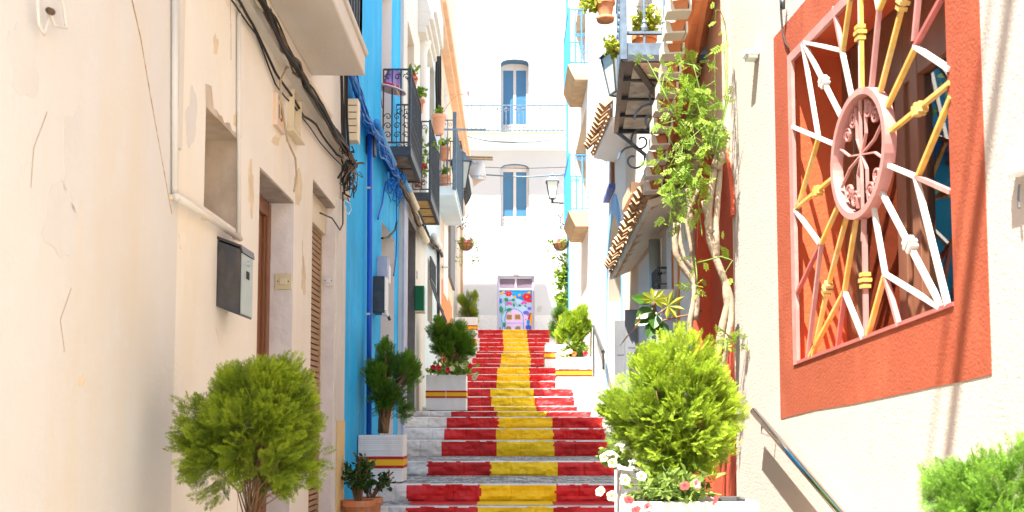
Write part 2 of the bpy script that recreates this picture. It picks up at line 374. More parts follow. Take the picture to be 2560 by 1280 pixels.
dk = n_.nodes.new('ShaderNodeMapRange'); dk.inputs[1].default_value = .45; dk.inputs[2].default_value = .75; L_.new(vo.outputs['Distance'], dk.inputs[0])
mx = n_.nodes.new('ShaderNodeMix'); mx.data_type = 'RGBA'; L_.new(dk.outputs[0], mx.inputs[0]); L_.new(rp.outputs[0], mx.inputs[6]); mx.inputs[7].default_value = (.25,.23,.2,1)
L_.new(mx.outputs[2], b_.inputs['Base Color'])
bp_ = n_.nodes.new('ShaderNodeBump'); bp_.inputs['Distance'].default_value = .012; bp_.invert = True; L_.new(vo.outputs['Distance'], bp_.inputs['Height']); L_.new(bp_.outputs[0], b_.inputs['Normal'])
M['pebble'] = pm
g = MB(); g.quad((-900,-900,-.02), (900,-900,-.02), (900,900,-.02), (-900,900,-.02))
tag(g.build('ground', mat('pale_paving', (.66,.63,.57), var=.08, vs=1, bump=.003)), None, None, kind='structure')

# ---------------- stairs: (y_top_px, Y, left_red_px, yellow_l, yellow_r, right_red_px)
ST = [(823.3,27.3,1195,1257,1317,1376),(834.5,26.9,1195,1257,1318,1377),(845,26.4,1198,1258,1319,1373),(855.5,25.8,1198,1259,1321,1364),
 (866,25.1,1198,1259,1322,1364),(877.6,24.6,1192,1258,1323,1364),(883,23.2,1189,1253,1325,1364),(894.5,22.4,1180,1252,1327,1364),(908.7,21.9,1176,1250,1327,1364),
 (918,20.5,1172,1243,1323,1391),(935,19.9,1166,1243,1324,1391),(952.6,19.2,1160,1241,1325,1391),(970.6,18.3,1150,1226,1334,1432),(991,17.5,1150,1228,1337,1436),
 (1015,16.5,1150,1236,1340,1443),(1028,14.9,1127,1243,1365,1478),(1042,13.9,1117,1246,1380,1507),(1070.7,13.4,1111,1240,1383,1513),(1101,12.9,1104,1242,1386,1522),
 (1152.5,11.25,1069,1226,1393,1541),(1209.5,9.75,1018,1201,1387,1600),(1265,9.23,1020,1191,1384,1600)]
stairs = bpy.data.objects.new('stairway', None); coll.objects.link(stairs); stairs['kind'] = 'structure'; ORG['stairway'] = Vector((0,9,0)); stairs.location = (0,9,0)
steps = []
for (py, Y, a, b, c, e) in ST:
    z = PX(1280, py, Y).z; q = [(p-1280)/F*Y for p in (a, b, c, e)]
    steps.append([z, Y, q])
steps.reverse()   # from the lowest up
pre = [(.66, 7.9), (.50, 6.6), (.33, 5.2), (.16, 3.9), (.02, 2.4)]
allst = [[z, Y, [-1.05, -.36, .40, 1.2]] for z, Y in reversed(pre)] + steps
JIT = lambda k: (rng.random()-.5)*k
for i, (z, Y, q) in enumerate(allst):
    zb = allst[i-1][0] if i else -.015
    Yn = allst[i+1][1] if i+1 < len(allst) else 33.96
    h = z - zb
    mb = MB(); X0, X1 = -1.49, 1.49
    # riser split in columns, with stones and uneven colour edges
    cols = sorted(set([round(X0 + (X1-X0)*k/180, 4) for k in range(181)]))
    nr = 7; joints = sorted([X0 + .35 + k*.62 + JIT(.25) for k in range(5)])
    def dep(x, t):
        nz = noise.noise(Vector((x*4.2, t*2.2*h*6, i*3.7)))*.028 + noise.noise(Vector((x*16, t*h*26, i*5.1)))*.012
        j = min(abs(x-v) for v in joints); nz += .010*math.exp(-(j/.012)**2)
        nz += .012*((2*t-1)**6)
        return nz
    idx = {}
    for ci, x in enumerate(cols):
        for r in range(nr+1):
            t = (r/(nr-1)*.92 if r < nr else 1.0); zz = zb + h*t + (noise.noise(Vector((x*6, i*2.3, 7)))*.006 if r == nr else 0)
            idx[ci, r] = len(mb.v); mb.v.append(Vector((x, Y + dep(x, t), zz - (.004 if r==nr else 0))))
    for ci in range(len(cols)-1):
        xm = (cols[ci]+cols[ci+1])/2
        for r in range(nr):
            xj = xm + .016*noise.noise(Vector((r*.9, i*3.1, xm))) + .006*noise.noise(Vector((r*2.9, i*5.1, xm*3)))
            m_ = 1 if q[1] < xj < q[2] else (0 if q[0] < xj < q[3] else 2)
            if r == nr-1: m_ = m_ if noise.noise(Vector((xm*9, i*1.7, 2))) > .22 else 2
            mb.f.append((idx[ci,r], idx[ci+1,r], idx[ci+1,r+1], idx[ci,r+1])); mb.m.append(m_)
    # rounded nose and the tread
    for ci in range(len(cols)-1):
        a, b = cols[ci], cols[ci+1]; A = mb.v[idx[ci,nr]]; B = mb.v[idx[ci+1,nr]]
        C1, D1 = Vector((b, Y+.05, z+.0)), Vector((a, Y+.05, z+.0))
        mb.quad(A, B, C1, D1, 2)
    wide = (Yn - Y) > .8 or Y > 27
    mb.quad((X0,Y+.05,z), (X1,Y+.05,z), (X1,Yn+.03,z+.002), (X0,Yn+.03,z+.002), 3 if wide or Y < 12 else 2)
    # painted slabs on narrow treads carry the bands on
    if not wide:
        for (a, b, mm) in ((q[0],q[1],0),(q[1],q[2],1),(q[2],q[3],0)):
            mb.quad((a,Y+.07,z+.004),(b,Y+.07,z+.004),(b,Yn-.02,z+.005),(a,Yn-.02,z+.005), mm)
    mb.quad((X0,Y+.03,zb-.1),(X0,Y+.03,z),(X0,Yn,z),(X0,Yn,zb-.1), 2)
    mb.build('step', [M['redp'], M['yelp'], M['whip'], M['pebble']], stairs)
zTOP = allst[-1][0]
def floor_at(Y):
    z = 0
    for s_ in allst:
        if Y >= s_[1]: z = s_[0]
    return z
lt = MB(); lt.box(-12, -1.56, 30.4, 33.96, -.01, zTOP); lt.box(1.56, 12, 27.0, 33.96, -.01, zTOP-.004)
tag(lt.build('landing', M['cement']), None, None, kind='structure')

# ---------------- back facade
hf = house('white_facade_house', (0, 34, zTOP), 'tall white house closing the top of the stairs, with two blue-paned balcony doors')
def hF(a, b, t, bt): return U(WF,a), U(WF,b), ZZ(WF,1280,bt), ZZ(WF,1280,t)
win = []
w1 = (*hF(1251,1323,148,334), .14, .5, 1); w2 = (*hF(1251,1323,410,567), .14, .22, 1); dr = (*hF(1243,1336,690,822), 0, .22, 2)
dr = (dr[0], dr[1], zTOP, dr[3], 0, .14, 2)
mb = MB(); panel(mb, WF, 0, 16, -.0, 19, [w1, w2, dr], T=.5, mr=1)
body(mb, WF, 0, 16, -.0, 19, d0=.5); mb.build('wall', [M['whitew'], M['paned'], M['paned']], hf)
def bdoor(h, dep, parent):
    a, b, c, e = h[:4]; r = h[4]
    fr = MB(); D = -dep + .06
    w = b - a; mid = (a+b)/2; st = .085
    top = e
    for (x0, x1) in ((a, a+st), (mid-st*.55, mid-.004), (mid+.004, mid+st*.55), (b-st, b)): fr.wbox(WF, x0, x1, c, top, -dep, D)
    pz = c + (e-c)*.145
    for (x0,x1) in ((a+st, mid-st*.55), (mid+st*.55, b-st)):
        fr.wbox(WF, x0, x1, c, c+.06, -dep, D); fr.wbox(WF, x0, x1, pz, pz+.07, -dep, D); fr.wbox(WF, x0, x1, top-.24, top, -dep, D)
        fr.wbox(WF, x0, x1, c+.06, pz, -dep, D-.03)
        fr.wbox(WF, x0+.05, x1-.05, c+.10, pz-.04, -dep, D-.012)
    f = fr.build('balcony_door', M['wfr'], parent); bevel(f, .006)
    for (x0,x1) in ((a+st, mid-st*.55), (mid+st*.55, b-st)):
        p = MB(); p.wbox(WF, x0, x1, pz+.07, top-.24, -dep+.01, -dep+.03); p.build('pane', M['wpane'], f)
bdoor(w1, .5, hf); bdoor(w2, .22, hf)
# balcony band
zb0 = PX(1280,350,33.3).z; zb1 = PX(1280,333,33.3).z
mb = MB(); mb.wbox(WF, U(WF,1100), U(WF,1500), zb0, zb1-.02, 0, .70, 0); mb.wbox(WF, U(WF,1100), U(WF,1500), zb1-.02, zb1+.03, 0, .74, 1)
mb.wbox(WF, U(WF,1100), U(WF,1500), zb0-.16, zb0, 0, .12, 0)
bal = mb.build('balcony', [M['white'], M['stone']], hf)
rl = MB(); zr = PX(1280,263,33.3).z
ua, ub = U(WF,1115), U(WF,1480)
for zz in (zr, zb1+.09): rl.bar(WF.P(ua,zz,.68), WF.P(ub,zz,.68), .045, .04)
k = ua; i = 0
while k < ub:
    rl.tube([WF.P(k,zb1,.68), WF.P(k,zr,.68)], .017, 5)
    for f_ in ((.12,) if i % 2 else (.88,.12)) : rl.ball(WF.P(k, zb1+(zr-zb1)*f_, .68), .034, 6, 4)
    k += .147; i += 1
def scroll(mb, c, r, ux, uz, turns=1.4, rad=.008, sgn=1, n=18, m=0, nt=4):
    pts = []
    for j in range(n+1):
        t = j/n; a = sgn*turns*2*math.pi*t; rr = r*(1-.82*t); pts.append(Vector(c) + ux*(math.cos(a)*rr) + uz*(math.sin(a)*rr))
    mb.tube(pts, rad, nt, m)
for k in (.5,1.1):
    for s_ in (-1,1):
        scroll(rl, WF.P(8 + (k-.8)*1.0 + s_*.1, zb1+(zr-zb1)*.82, .68), .09, WF.d*s_, Vector((0,0,1)), 1.3, .014)
rl.build('railing', M['irong'], bal)
mb = MB(); mb.tube([PX(1310,-30,33.8), PX(1310,38,33.8)], .035, 8); mb.build('drain_spout', M['zincl'], hf, smooth=True)
# painted door
D0 = -.14
mb = MB(); a, b, c, e = dr[:4]; fw = .075
mb.wbox(WF, a, a+fw, c, e, D0, D0+.05); mb.wbox(WF, b-fw, b, c, e, D0, D0+.05); mb.wbox(WF, a+fw, b-fw, e-.08, e, D0, D0+.05)
zt = ZZ(WF,1280,722); mb.wbox(WF, a+fw, b-fw, zt-.02, zt+.03, D0, D0+.05); mid = (a+b)/2; mb.wbox(WF, mid-.03, mid+.03, zt+.03, e-.08, D0, D0+.05)
pdoor = mb.build('painted_door', M['door'], hf); bevel(pdoor, .005)
mb = MB()
for (x0,x1) in ((a+fw, mid-.03), (mid+.03, b-fw)):
    z_ = zt+.035
    while z_ < e-.09: mb.hexa([WF.P(x0,z_,D0+.002),WF.P(x1,z_,D0+.002),WF.P(x1,z_-.012,D0+.028),WF.P(x0,z_-.012,D0+.028),WF.P(x0,z_+.012,D0+.002),WF.P(x1,z_+.012,D0+.002),WF.P(x1,z_,D0+.028),WF.P(x0,z_,D0+.028)]); z_ += .032
mb.build('louvre', M['louv'], pdoor)
# mural on the door leaf: flat painted shapes, each a thin layer
pal = [flat('mural_sky',(.45,.62,.80)), flat('mural_blue',(.01,.27,.68)), flat('mural_red',(.62,.02,.04)), flat('mural_green',(.04,.25,.14)), flat('mural_pink',(.72,.52,.74)), flat('mural_magenta',(.72,.08,.42)),
       flat('mural_gold',(.85,.40,.02)), flat('mural_violet',(.20,.12,.60)), flat('mural_brown',(.30,.20,.10)), flat('mural_deepblue',(.01,.12,.50)), flat('mural_rose',(.85,.40,.50))]
mu = MB(); lay = [D0+.012]
def mp(x, y):      # mural pixel of the 808x1280 zoom -> wall u,z
    return WF.uz(1230 + x/6.733, 650 + y/6.733)
def shape(pts, m, dl=None):
    lay[0] += .0006
    mu.prism([WF.P(*mp(x,y), lay[0]) for x, y in pts], WF.n*-.004, m)
def ell(x, y, rx, ry, m, rot=0, n=14):
    shape([(x + rx*math.cos(t)*math.cos(rot) - ry*math.sin(t)*math.sin(rot), y + rx*math.cos(t)*math.sin(rot) + ry*math.sin(t)*math.cos(rot)) for t in [2*math.pi*k/n for k in range(n)]], m)
def leafs(x, y, l, w, rot, m=3):
    shape([(x + l*math.cos(rot)*t - w*s_*math.sin(rot), y + l*math.sin(rot)*t + w*s_*math.cos(rot)) for t, s_ in ((-1,0),(-.5,.8),(.1,1),(.6,.6),(1,0),(.6,-.6),(.1,-1),(-.5,-.8))], m)
mu.wbox(WF, a+fw+.002, b-fw-.002, c, zt-.02, D0, D0+.012, 0)
shape([(128,508),(678,508),(678,660),(560,690),(420,640),(300,560),(128,560)], 1)
shape([(210,1500),(212,960),(240,870),(300,820),(370,806),(440,825),(500,870),(535,940),(540,1500)], 1)
shape([(222,1500),(226,965),(252,885),(306,832),(370,818),(434,837),(490,880),(523,945),(526,1500)], 4)
shape([(226,1052),(526,1052),(526,1060),(226,1060)], 7)
for (x,y) in ((288,955),(432,952)): shape([(x-50,y-45),(x+50,y-45),(x+50,y+45),(x-50,y+45)], 6); shape([(x-42,y-38),(x+42,y-38),(x+42,y+38),(x-42,y+38)], 8)
for (x,y) in ((278,1150),(435,1150)): ell(x,y,48,44,8)
shape([(545,900),(680,870),(680,1500),(545,1500)], 10)
ell(575,980,45,115,4); ell(610,905,26,34,1); ell(570,880,48,34,7); ell(640,970,34,90,2,.2); ell(660,990,24,110,6,.1); ell(610,1045,28,50,1); ell(615,1130,50,45,9); ell(568,995,9,7,2)
for (x,y,s_) in ((280,560,60),(590,610,85)):
    for k in range(6):
        t = k*math.pi/3; ell(x+s_*.5*math.cos(t), y+s_*.35*math.sin(t), s_*.5, s_*.36, 2, t)
    ell(x, y, s_*.2, s_*.16, 6)
ell(620,680,60,26,2,.2)
for (x,y) in ((150,555),(190,535),(465,585),(385,610),(625,540)): ell(x,y,26,18,6,-.5)
for (x,y) in ((290,745),(540,730)):
    for k in range(7): t = math.pi + k*math.pi/6; leafs(x+34*math.cos(t), y+30*math.sin(t), 26, 9, t, 5)
ell(630,810,32,28,7)
for k in range(7): t = k*.9; leafs(140+22*math.cos(t), 685+30*math.sin(t), 26, 8, t, 9)
for (x,y,l,w,r_) in ((240,662,42,36,.9),(362,662,34,20,.2),(370,755,40,16,1.4),(468,760,28,20,.3),(565,770,26,14,.2),(155,828,66,34,1.5),(288,832,56,30,-.2),(207,1085,44,28,1.3),(138,1150,30,12,1.2)): leafs(x,y,l,w,r_)
for P in ([(232,700),(225,830),(160,930),(150,990),(185,1080),(165,1180)], [(240,690),(300,672),(380,690),(430,780)]):
    for (x0,y0),(x1,y1) in zip(P, P[1:]):
        L0 = math.hypot(x1-x0,y1-y0); nx, ny = -(y1-y0)/L0*4, (x1-x0)/L0*4
        shape([(x0+nx,y0+ny),(x1+nx,y1+ny),(x1-nx,y1-ny),(x0-nx,y0-ny)], 3)
o = mu.build('mural', pal, pdoor); o['label'] = 'door leaf painted with red flowers, green leaves and a pink arched house'
# grey worn patch, rough plinth
pa = MB(); pts = [(1344,768),(1350,764),(1357,766),(1356,771),(1353,776),(1352,780),(1343,780),(1342,775)]
pa.prism([WF.hit(x,y,.004) for x,y in pts], WF.n*-.003); pa.build('worn_patch', M['awn'], hf)
pl = MB()
za = ZZ(WF,1280,788)
for (x0,x1) in ((1000,1243),(1336,1500)): pl.wbox(WF, U(WF,x0), U(WF,x1), zTOP, za, 0, .02)
pl.build('plinth', mat('rough_white_plinth', (.62,.61,.58), var=.06, bump=.02, bs=10), hf)
# text helper
def text(name, s, size, ctr, xd, yd, m, parent, ext=.002):
    cu = bpy.data.curves.new(name, 'FONT'); cu.body = s; cu.size = size; cu.extrude = ext; cu.align_x = 'CENTER'; cu.align_y = 'CENTER'
    t = bpy.data.objects.new(name+'_tmp', cu); coll.objects.link(t); dg = bpy.context.evaluated_depsgraph_get(); me = bpy.data.meshes.new_from_object(t.evaluated_get(dg))
    bpy.data.objects.remove(t); o = bpy.data.objects.new(name, me); coll.objects.link(o); me.materials.clear(); me.materials.append(m)
    xd = Vector(xd).normalized(); yd = Vector(yd).normalized(); zd = xd.cross(yd); mt = Matrix((xd, yd, zd)).transposed().to_4x4(); org = ORG[parent.name] if parent else Vector()
    me.transform(Matrix.Translation(Vector(ctr) - org) @ mt); o.parent = parent; ORG[o.name] = org; return o
npq = MB(); npq.wbox(WF, U(WF,1283), U(WF,1296), ZZ(WF,1280,685), ZZ(WF,1280,670), 0, .025); npq.wbox(WF, U(WF,1282.5), U(WF,1296.5), ZZ(WF,1280,686), ZZ(WF,1280,684.4), 0, .035, 1); [npq.wbox(WF, U(WF,a_), U(WF,b_), ZZ(WF,1280,684), ZZ(WF,1280,670), .025, .03, 1) for a_, b_ in ((1282.5,1283.6),(1295.4,1296.5))]; npq.wbox(WF, U(WF,1283.6), U(WF,1295.4), ZZ(WF,1280,671), ZZ(WF,1280,670), .025, .03, 1)
npo = npq.build('house_number_plaque', [M['planter'], M['awn']]); tag(npo, 'small white number plaque above the painted door at the top of the stairs', 'plaque')
text('number', 'DA', .14, WF.P((U(WF,1283)+U(WF,1296))/2, ZZ(WF,1280,678.5), .026), (1,0,0), (0,0,1), M['louv'], npo)
# ---------------- generic pieces
def railing(mb, pts, z0, z1, sp=.11, r=.008, m=0, rail=.03, mid=None, deco=None, rng_z=None):
    """bars along an open plan polyline pts (Vectors), rails top and bottom; deco adds scrolls"""
    for a, b in zip(pts, pts[1:]):
        a = Vector(a); b = Vector(b); d = b-a; L0 = Vector((d.x,d.y,0)).length; nb = max(1, round(L0/sp))
        for zz in [z0+.05, z1] + ([mid] if mid else []): mb.bar((a.x,a.y,zz), (b.x,b.y,zz), rail, .015, m=m)
        for k in range(nb+1):
            p = a + d*(k/nb); mb.bar((p.x,p.y,z0+.05), (p.x,p.y,z1), r*2, m=m)
        dd = Vector((d.x,d.y,0)).normalized(); up = Vector((0,0,1))
        if deco:
            k = 0
            while (k+.5)*sp*1.0 < L0:
                c = a + dd*((k+.5)*sp); 
                if deco == 'full':
                    for zc in (z0+.14, z0+.25, z0+.36): scroll(mb, (c.x,c.y,zc), sp*.42, dd*(1 if k%2 else -1), up, 1.2, .006, n=10, m=m)
                scroll(mb, (c.x,c.y,z1-.09), sp*.40, dd*(1 if k%2 else -1), up, 1.2, .006, n=10, m=m)
                k += 1
    return mb
def corner(p, z0, z1, mb, w=.03, m=0): mb.bar((p.x,p.y,z0), (p.x,p.y,z1), w, m=m)
def jit_pts(pts, amp, n=4, seed=0):
    out = []
    for a, b in zip(pts, pts[1:]):
        for k in range(n):
            p = Vector(a).lerp(Vector(b), k/n); out.append(p + noise.noise_vector(p*2.3 + Vector((seed*7.1,0,0)))*amp)
    out.append(Vector(pts[-1])); return out

# ================= LEFT SIDE =================
uE = U(WL, 857)
niche = (U(WL,501), U(WL,589), 2.63, 3.12); d1 = (U(WL,641), U(WL,729), .17, 3.09); d2 = (U(WL,776), U(WL,834), .3, 3.40)
h1 = house('cream_house', WL.P(uE/2,0,0), 'old cream plastered house in shade, with a brown door and a roller shutter')
mb = MB()
uS = U(WL, 436)
panel(mb, WL, 0, uS, -.01, 5.35, [], T=.36); panel(mb, WL, uS, uE, -.01, 5.35, [(*niche,0,.30,1,True), (*d1,0,.36,2), (*d2,0,.36,2)], T=.36, m=3)
body(mb, WL, 0, uE, -.01, 5.35, d0=.37)
mb.wbox(WL, 6.3, uE-.01, 5.35, 10.6, -5, -.0)  # unseen upper block shaped to shade the steps; low near end lets sun in
mb.build('wall', [M['cream'], M['niche'], M['jamb'], M['cream2']], h1)
# peeled lintels inside the openings
for d_ in (d1, d2): mb = MB(); mb.wbox(WL, d_[0]+.003, d_[1]-.003, d_[3]-.012, d_[3]+.001-.002, -.34, -.004); mb.build('peeling_soffit', M['peel'], h1)
# broken plaster lip over the niche
mb = MB(); P = []
for k in range(15):
    u = niche[0]-.02 + (niche[1]-niche[0]+.04)*k/14; P.append((u, niche[3] + .02 + .035*noise.noise(Vector((u*13,0,0))) + (.09 if k < 3 else 0)))
mb.prism([WL.P(u,z,-.006) for u,z in P] + [WL.P(niche[1],niche[3]-.01,-.006), WL.P(niche[0],niche[3]-.01,-.006)], WL.n*.009)
mb.build('broken_lintel', M['niche'], h1)
# ragged cracks, hairlines and old repair patches
def crack(pts, w, W=WL, amp=.006):
    mb = MB(); q = [W.hit(x,y,.001) for x,y in pts]; q = jit_pts(q, amp, 14); mb.tube(q, [max(.0008, w*(.4+.9*abs(noise.noise(p*31)))) for p in q], 4); mb.build('crack', M['crack'], h1)
crack([(330,0),(352,95),(380,260),(405,400),(430,535)], .004); crack([(447,582),(452,622)], .0015)
crack([(118,280),(85,370),(78,470)], .0012); crack([(574,0),(577,150)], .0012); crack([(592,880),(593,1280)], .0015)
crack([(178,720),(150,800),(160,880)], .0008); crack([(268,450),(262,500)], .001); crack([(755,600),(758,690)], .001); crack([(540,820),(556,880),(552,930)], .0008)
patchm = [mat('plaster_repair', (.61,.585,.535), var=.05, bump=.003, bs=30, stain=(.58,.50,.38), samt=.5), mat('ochre_bare_plaster', (.66,.54,.36), var=.14, vs=9, bump=.004, bs=30)]
def patch(x, y, rx, ry, m, seed, off=.0018):
    P = []
    for k in range(26):
        t = 2*math.pi*k/26; f = 1+.55*noise.noise(Vector((math.cos(t)*1.7, math.sin(t)*1.7, seed*3.3))); P.append(WL.hit(x+rx*f*math.cos(t), y+ry*f*math.sin(t), off))
    mb = MB(); mb.prism(P, WL.n*-.003); mb.build('plaster_patch', patchm[m], h1)
for a_ in ((185,400,34,120,0,1),(150,560,40,90,0,2),(60,150,40,90,0,4),(480,300,14,70,0,5),(628,470,7,60,1,7),(205,955,7,16,1,9),(745,470,9,44,1,10),(760,690,6,40,1,11),(540,110,6,26,1,12),(590,300,5,20,1,13),(690,350,10,14,1,15)): patch(*a_)
# shallow ridges of the pipes' plaster, pilaster
mb = MB()
mb.wbox(WL, U(WL,425), U(WL,436), 2.80, 5.3, .0, .012); mb.wbox(WL, U(WL,836), U(WL,857)-.002, -.01, 3.5, .0, .018); 
zl = 3.86; mb.wbox(WL, 3.2, uE-.005, zl, zl+.10, 0, .05); mb.wbox(WL, 3.2, uE-.005, zl+.10, zl+.13, 0, .03)
mb.build('moulding', M['creamw'], h1)
mb = MB(); mb.wbox(WL, U(WL,838), U(WL,857)-.004, -.01, 1.63, .02, .026); mb.build('yellow_plinth', mat('yellow_ochre_wash', (.70,.52,.24), var=.08, bump=.003), h1)
# door 1
mb = MB(); a,b,c,e = d1; dd = -.15
mb.wbox(WL, b-.09, b, c, e-.02, dd-.06, dd); mb.wbox(WL, a, b-.09, e-.12, e-.02, dd-.06, dd); mb.wbox(WL, a, a+.09, c, e-.12, dd-.06, dd)
mb.wbox(WL, b-.12, b-.09, c, e-.12, dd-.05, dd-.012); 
dfr = mb.build('door', M['wood'], h1); bevel(dfr, .006)
mb = MB(); mb.wbox(WL, b-.22, b-.12, c, e-.12, dd-.06, dd-.03); mb.wbox(WL, a+.09, a+.2, c, e-.12, dd-.06, dd-.03); mb.wbox(WL, a+.2, b-.22, c, c+.9, dd-.06, dd-.03); mb.wbox(WL, a+.2, b-.22, e-.25, e-.12, dd-.06, dd-.03)
o = mb.build('door_leaf', M['wood'], dfr); bevel(o, .005)
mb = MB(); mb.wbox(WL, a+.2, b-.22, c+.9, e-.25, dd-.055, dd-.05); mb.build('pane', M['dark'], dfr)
mb = MB()
for k in range(9): mb.bar(WL.P(a+.2, c+.95+k*.15, dd-.045), WL.P(b-.22, c+1.02+k*.15, dd-.045), .012)
mb.build('door_grille', M['zinc'], dfr)
# roller shutter
mb = MB(); a,b,c,e = d2; mb.wbox(WL, a+.004, b-.004, e-.24, e-.014, -.30, -.075); mb.wbox(WL, b-.03, b-.004, c, e-.24, -.14, -.10); mb.wbox(WL, a+.004, a+.03, c, e-.24, -.14, -.10)
rs = mb.build('roller_shutter', M['plast'], h1)
mb = MB(); z_ = c
while z_ < e-.26: mb.wbox(WL, a+.03, b-.03, z_+.004, z_+.036, -.125, -.105, 0); z_ += .044
mb.wbox(WL, a+.03, b-.03, c, e-.24, -.145, -.130, 1)
mb.build('slats', [M['roller'], M['rollerd']], rs)
# concrete balcony overhead
u1 = U(WL,769); mb = MB(); z0 = 4.14
mb.wbox(WL, u1-3.6, u1, z0, z0+.15, 0, .39); mb.wbox(WL, u1-3.62, u1+.02, z0+.15, z0+.19, 0, .41)
bl = mb.build('balcony', M['creamw'], h1); bevel(bl, .008)
mb = MB(); railing(mb, [WL.P(u1-3.6,0,.36), WL.P(u1-.03,0,.36), WL.P(u1-.03,0,.0)], z0+.2, z0+1.2, sp=.12, r=.009, rail=.035); mb.build('railing', M['iron'], bl)

# switches, mailbox etc.
def plate(W, u, z, w, h, mats, name, label, cat, d0=0, face='wall', yf=None):
    mb = MB()
    if face == 'wall':
        mb.wbox(W, u-w/2, u+w/2, z-h/2, z+h/2, d0, d0+.012, 0); mb.wbox(W, u-w*.22, u+w*.22, z-h*.2, z+h*.2, d0+.012, d0+.02, 1)
    else:  # on a jamb that faces the camera; u = jamb u, d range
        mb.wbox(W, u-.012, u, z-h/2, z+h/2, d0-w/2, d0+w/2, 0); mb.wbox(W, u-.022, u-.012, z-h*.2, z+h*.2, d0-w*.2, d0+w*.2, 1)
        for s_ in (-1,1): mb.wbox(W, u-.014, u-.012, z-.004, z+.004, d0+s_*w*.33-.004, d0+s_*w*.33+.004, 2)
    o = mb.build(name, mats, None); bevel(o, .002); tag(o, label, cat); return o
Yj = WL.P(d1[1],0,0).y; s_ = F/Yj
plate(WL, d1[1], PX(705,704,Yj).z, .108, .105, [M['switch'],M['plast'],M['dark']], 'bell_switch', 'square ivory bell switch on the jamb of the brown door', 'switch', d0=-.062, face='jamb')
Yj = WL.P(d2[1],0,0).y
plate(WL, d2[1], PX(813,702,Yj).z, .08, .09, [M['jamb'],M['plastw'],M['dark']], 'bell_switch', 'small whitish bell switch on the jamb beside the roller shutter', 'switch', d0=-.05, face='jamb')
# mailbox, zinc
def hitY(px, py, Y): return PX(px, py, Y)
ua = U(WL,537); ub = ua + .225; mb = MB()
zt_, zb_ = 2.50, 2.135
prof = [(0, zb_+.045), (.118, zb_), (.118, zt_-.035), (.0, zt_+.01)]
A = [WL.P(ua, z, d) for d, z in prof]; B = [WL.P(ub, z, d) for d, z in prof]
mb.prism(A, WL.d*(ub-ua))
mbx = mb.build('mailbox', M['zinc'], None, origin=WL.P(ua+.1, zb_, 0)); bevel(mbx, .003); tag(mbx, 'grey zinc mailbox with worn dark side, mounted beside the brown door', 'mailbox')
mb = MB(); mb.prism([WL.P(ua-.006,z,d) for d,z in ((0,zt_+.03),(.122,zt_-.015),(.128,zt_-.05),(.120,zt_-.05),(.118,zt_-.025),(0,zt_+.015))], WL.d*(ub-ua+.012)); mb.build('lid', M['zinc'], mbx)
mb = MB(); mb.wbox(WL, ua+.006, ub-.006, zb_+.01, zt_-.052, .1185, .1225); o = mb.build('front', M['zincl'], mbx); bevel(o,.001)
mb = MB(); mb.wbox(WL, ua+.09, ua+.15, zt_-.17, zt_-.13, .122, .124); mb.build('window', M['dark'], mbx)
mb = MB(); mb.lathe(WL.P(ua+.12, zt_-.09, .122), [(.001,.012),(.013,.012),(.015,.0)], 12, rot=Matrix.Rotation(R(90),3,'Y')); mb.build('lock', M['zincl'], mbx)
# number plaque with a 12
a, b = U(WL,672), U(WL,694); z0_, z1_ = 3.43, 3.63
mb = MB(); mb.wbox(WL, a, b, z0_, z1_, 0, .018, 0)
for (x0,x1,y0,y1) in ((a,b,z0_,z0_+.012),(a,b,z1_-.012,z1_),(a,a+.02,z0_+.012,z1_-.012),(b-.02,b,z0_+.012,z1_-.012)): mb.wbox(WL, x0,x1,y0,y1,.018,.026,1)
o = mb.build('house_number_plaque', [M['peach'], M['cream']]); tag(o, 'cream number plaque on the wall beside the looping cream cable', 'plaque')
text('number', '15', .13, WL.P((a+b)/2,(z0_+z1_)/2,.018), WL.d, (0,0,1), M['cableb'], o)
# open niche box with the cable
a, b = U(WL,708), U(WL,728); mb = MB(); za, zb2 = 3.50, 3.78
for (x0,x1,y0,y1) in ((a,b,za,za+.012),(a,b,zb2-.012,zb2),(a,a+.012,za+.012,zb2-.012),(b-.012,b,za+.012,zb2-.012)): mb.wbox(WL,x0,x1,y0,y1,0,.045)
mb.wbox(WL, a+.012, b-.012, za+.012, zb2-.012, 0, .006); mb.wbox(WL, a-.06, b+.06, za-.012, za, 0, .06)
o = mb.build('open_meter_box', M['plast']); tag(o, 'small open cream meter box under the wall cables', 'meter box')
# pipes on the cream wall
def pipe(pts, r, m, name, label, cat='pipe', W=WL, off=.03, clips=()):
    root = MB(); q = [W.hit(x,y,off) for x,y in pts]; root.tube(q, r, 10)
    o = root.build(name, m, None, smooth=True); tag(o, label, cat)
    for (x,y) in clips:
        c = MB(); p = W.hit(x,y,off); c.bar(p - W.n*.03 , p + W.n*.012, .03, .02); c.build('clip', M['plast'], o)
    return o
pipe([(437,-20),(437,488)], .014, M['creamw'], 'conduit_pipe', 'cream vertical conduit pipe left of the wall niche', off=.016)
pipe([(440,490),(520,542),(600,597)], .016, M['creamw'], 'conduit_pipe', 'cream conduit pipe running diagonally below the wall niche', off=.03, clips=((443,494),(520,545),(597,594)))
pipe([(597,-20),(597,596)], .012, M['creamw'], 'conduit_pipe', 'cream vertical conduit pipe right of the wall niche', off=.014)
pipe([(854,430),(856,1000),(855,1190)], .012, M['creamw'], 'conduit_pipe', 'cream conduit pipe down the corner of the cream house', off=.012, clips=((855,700),(854,1090)))
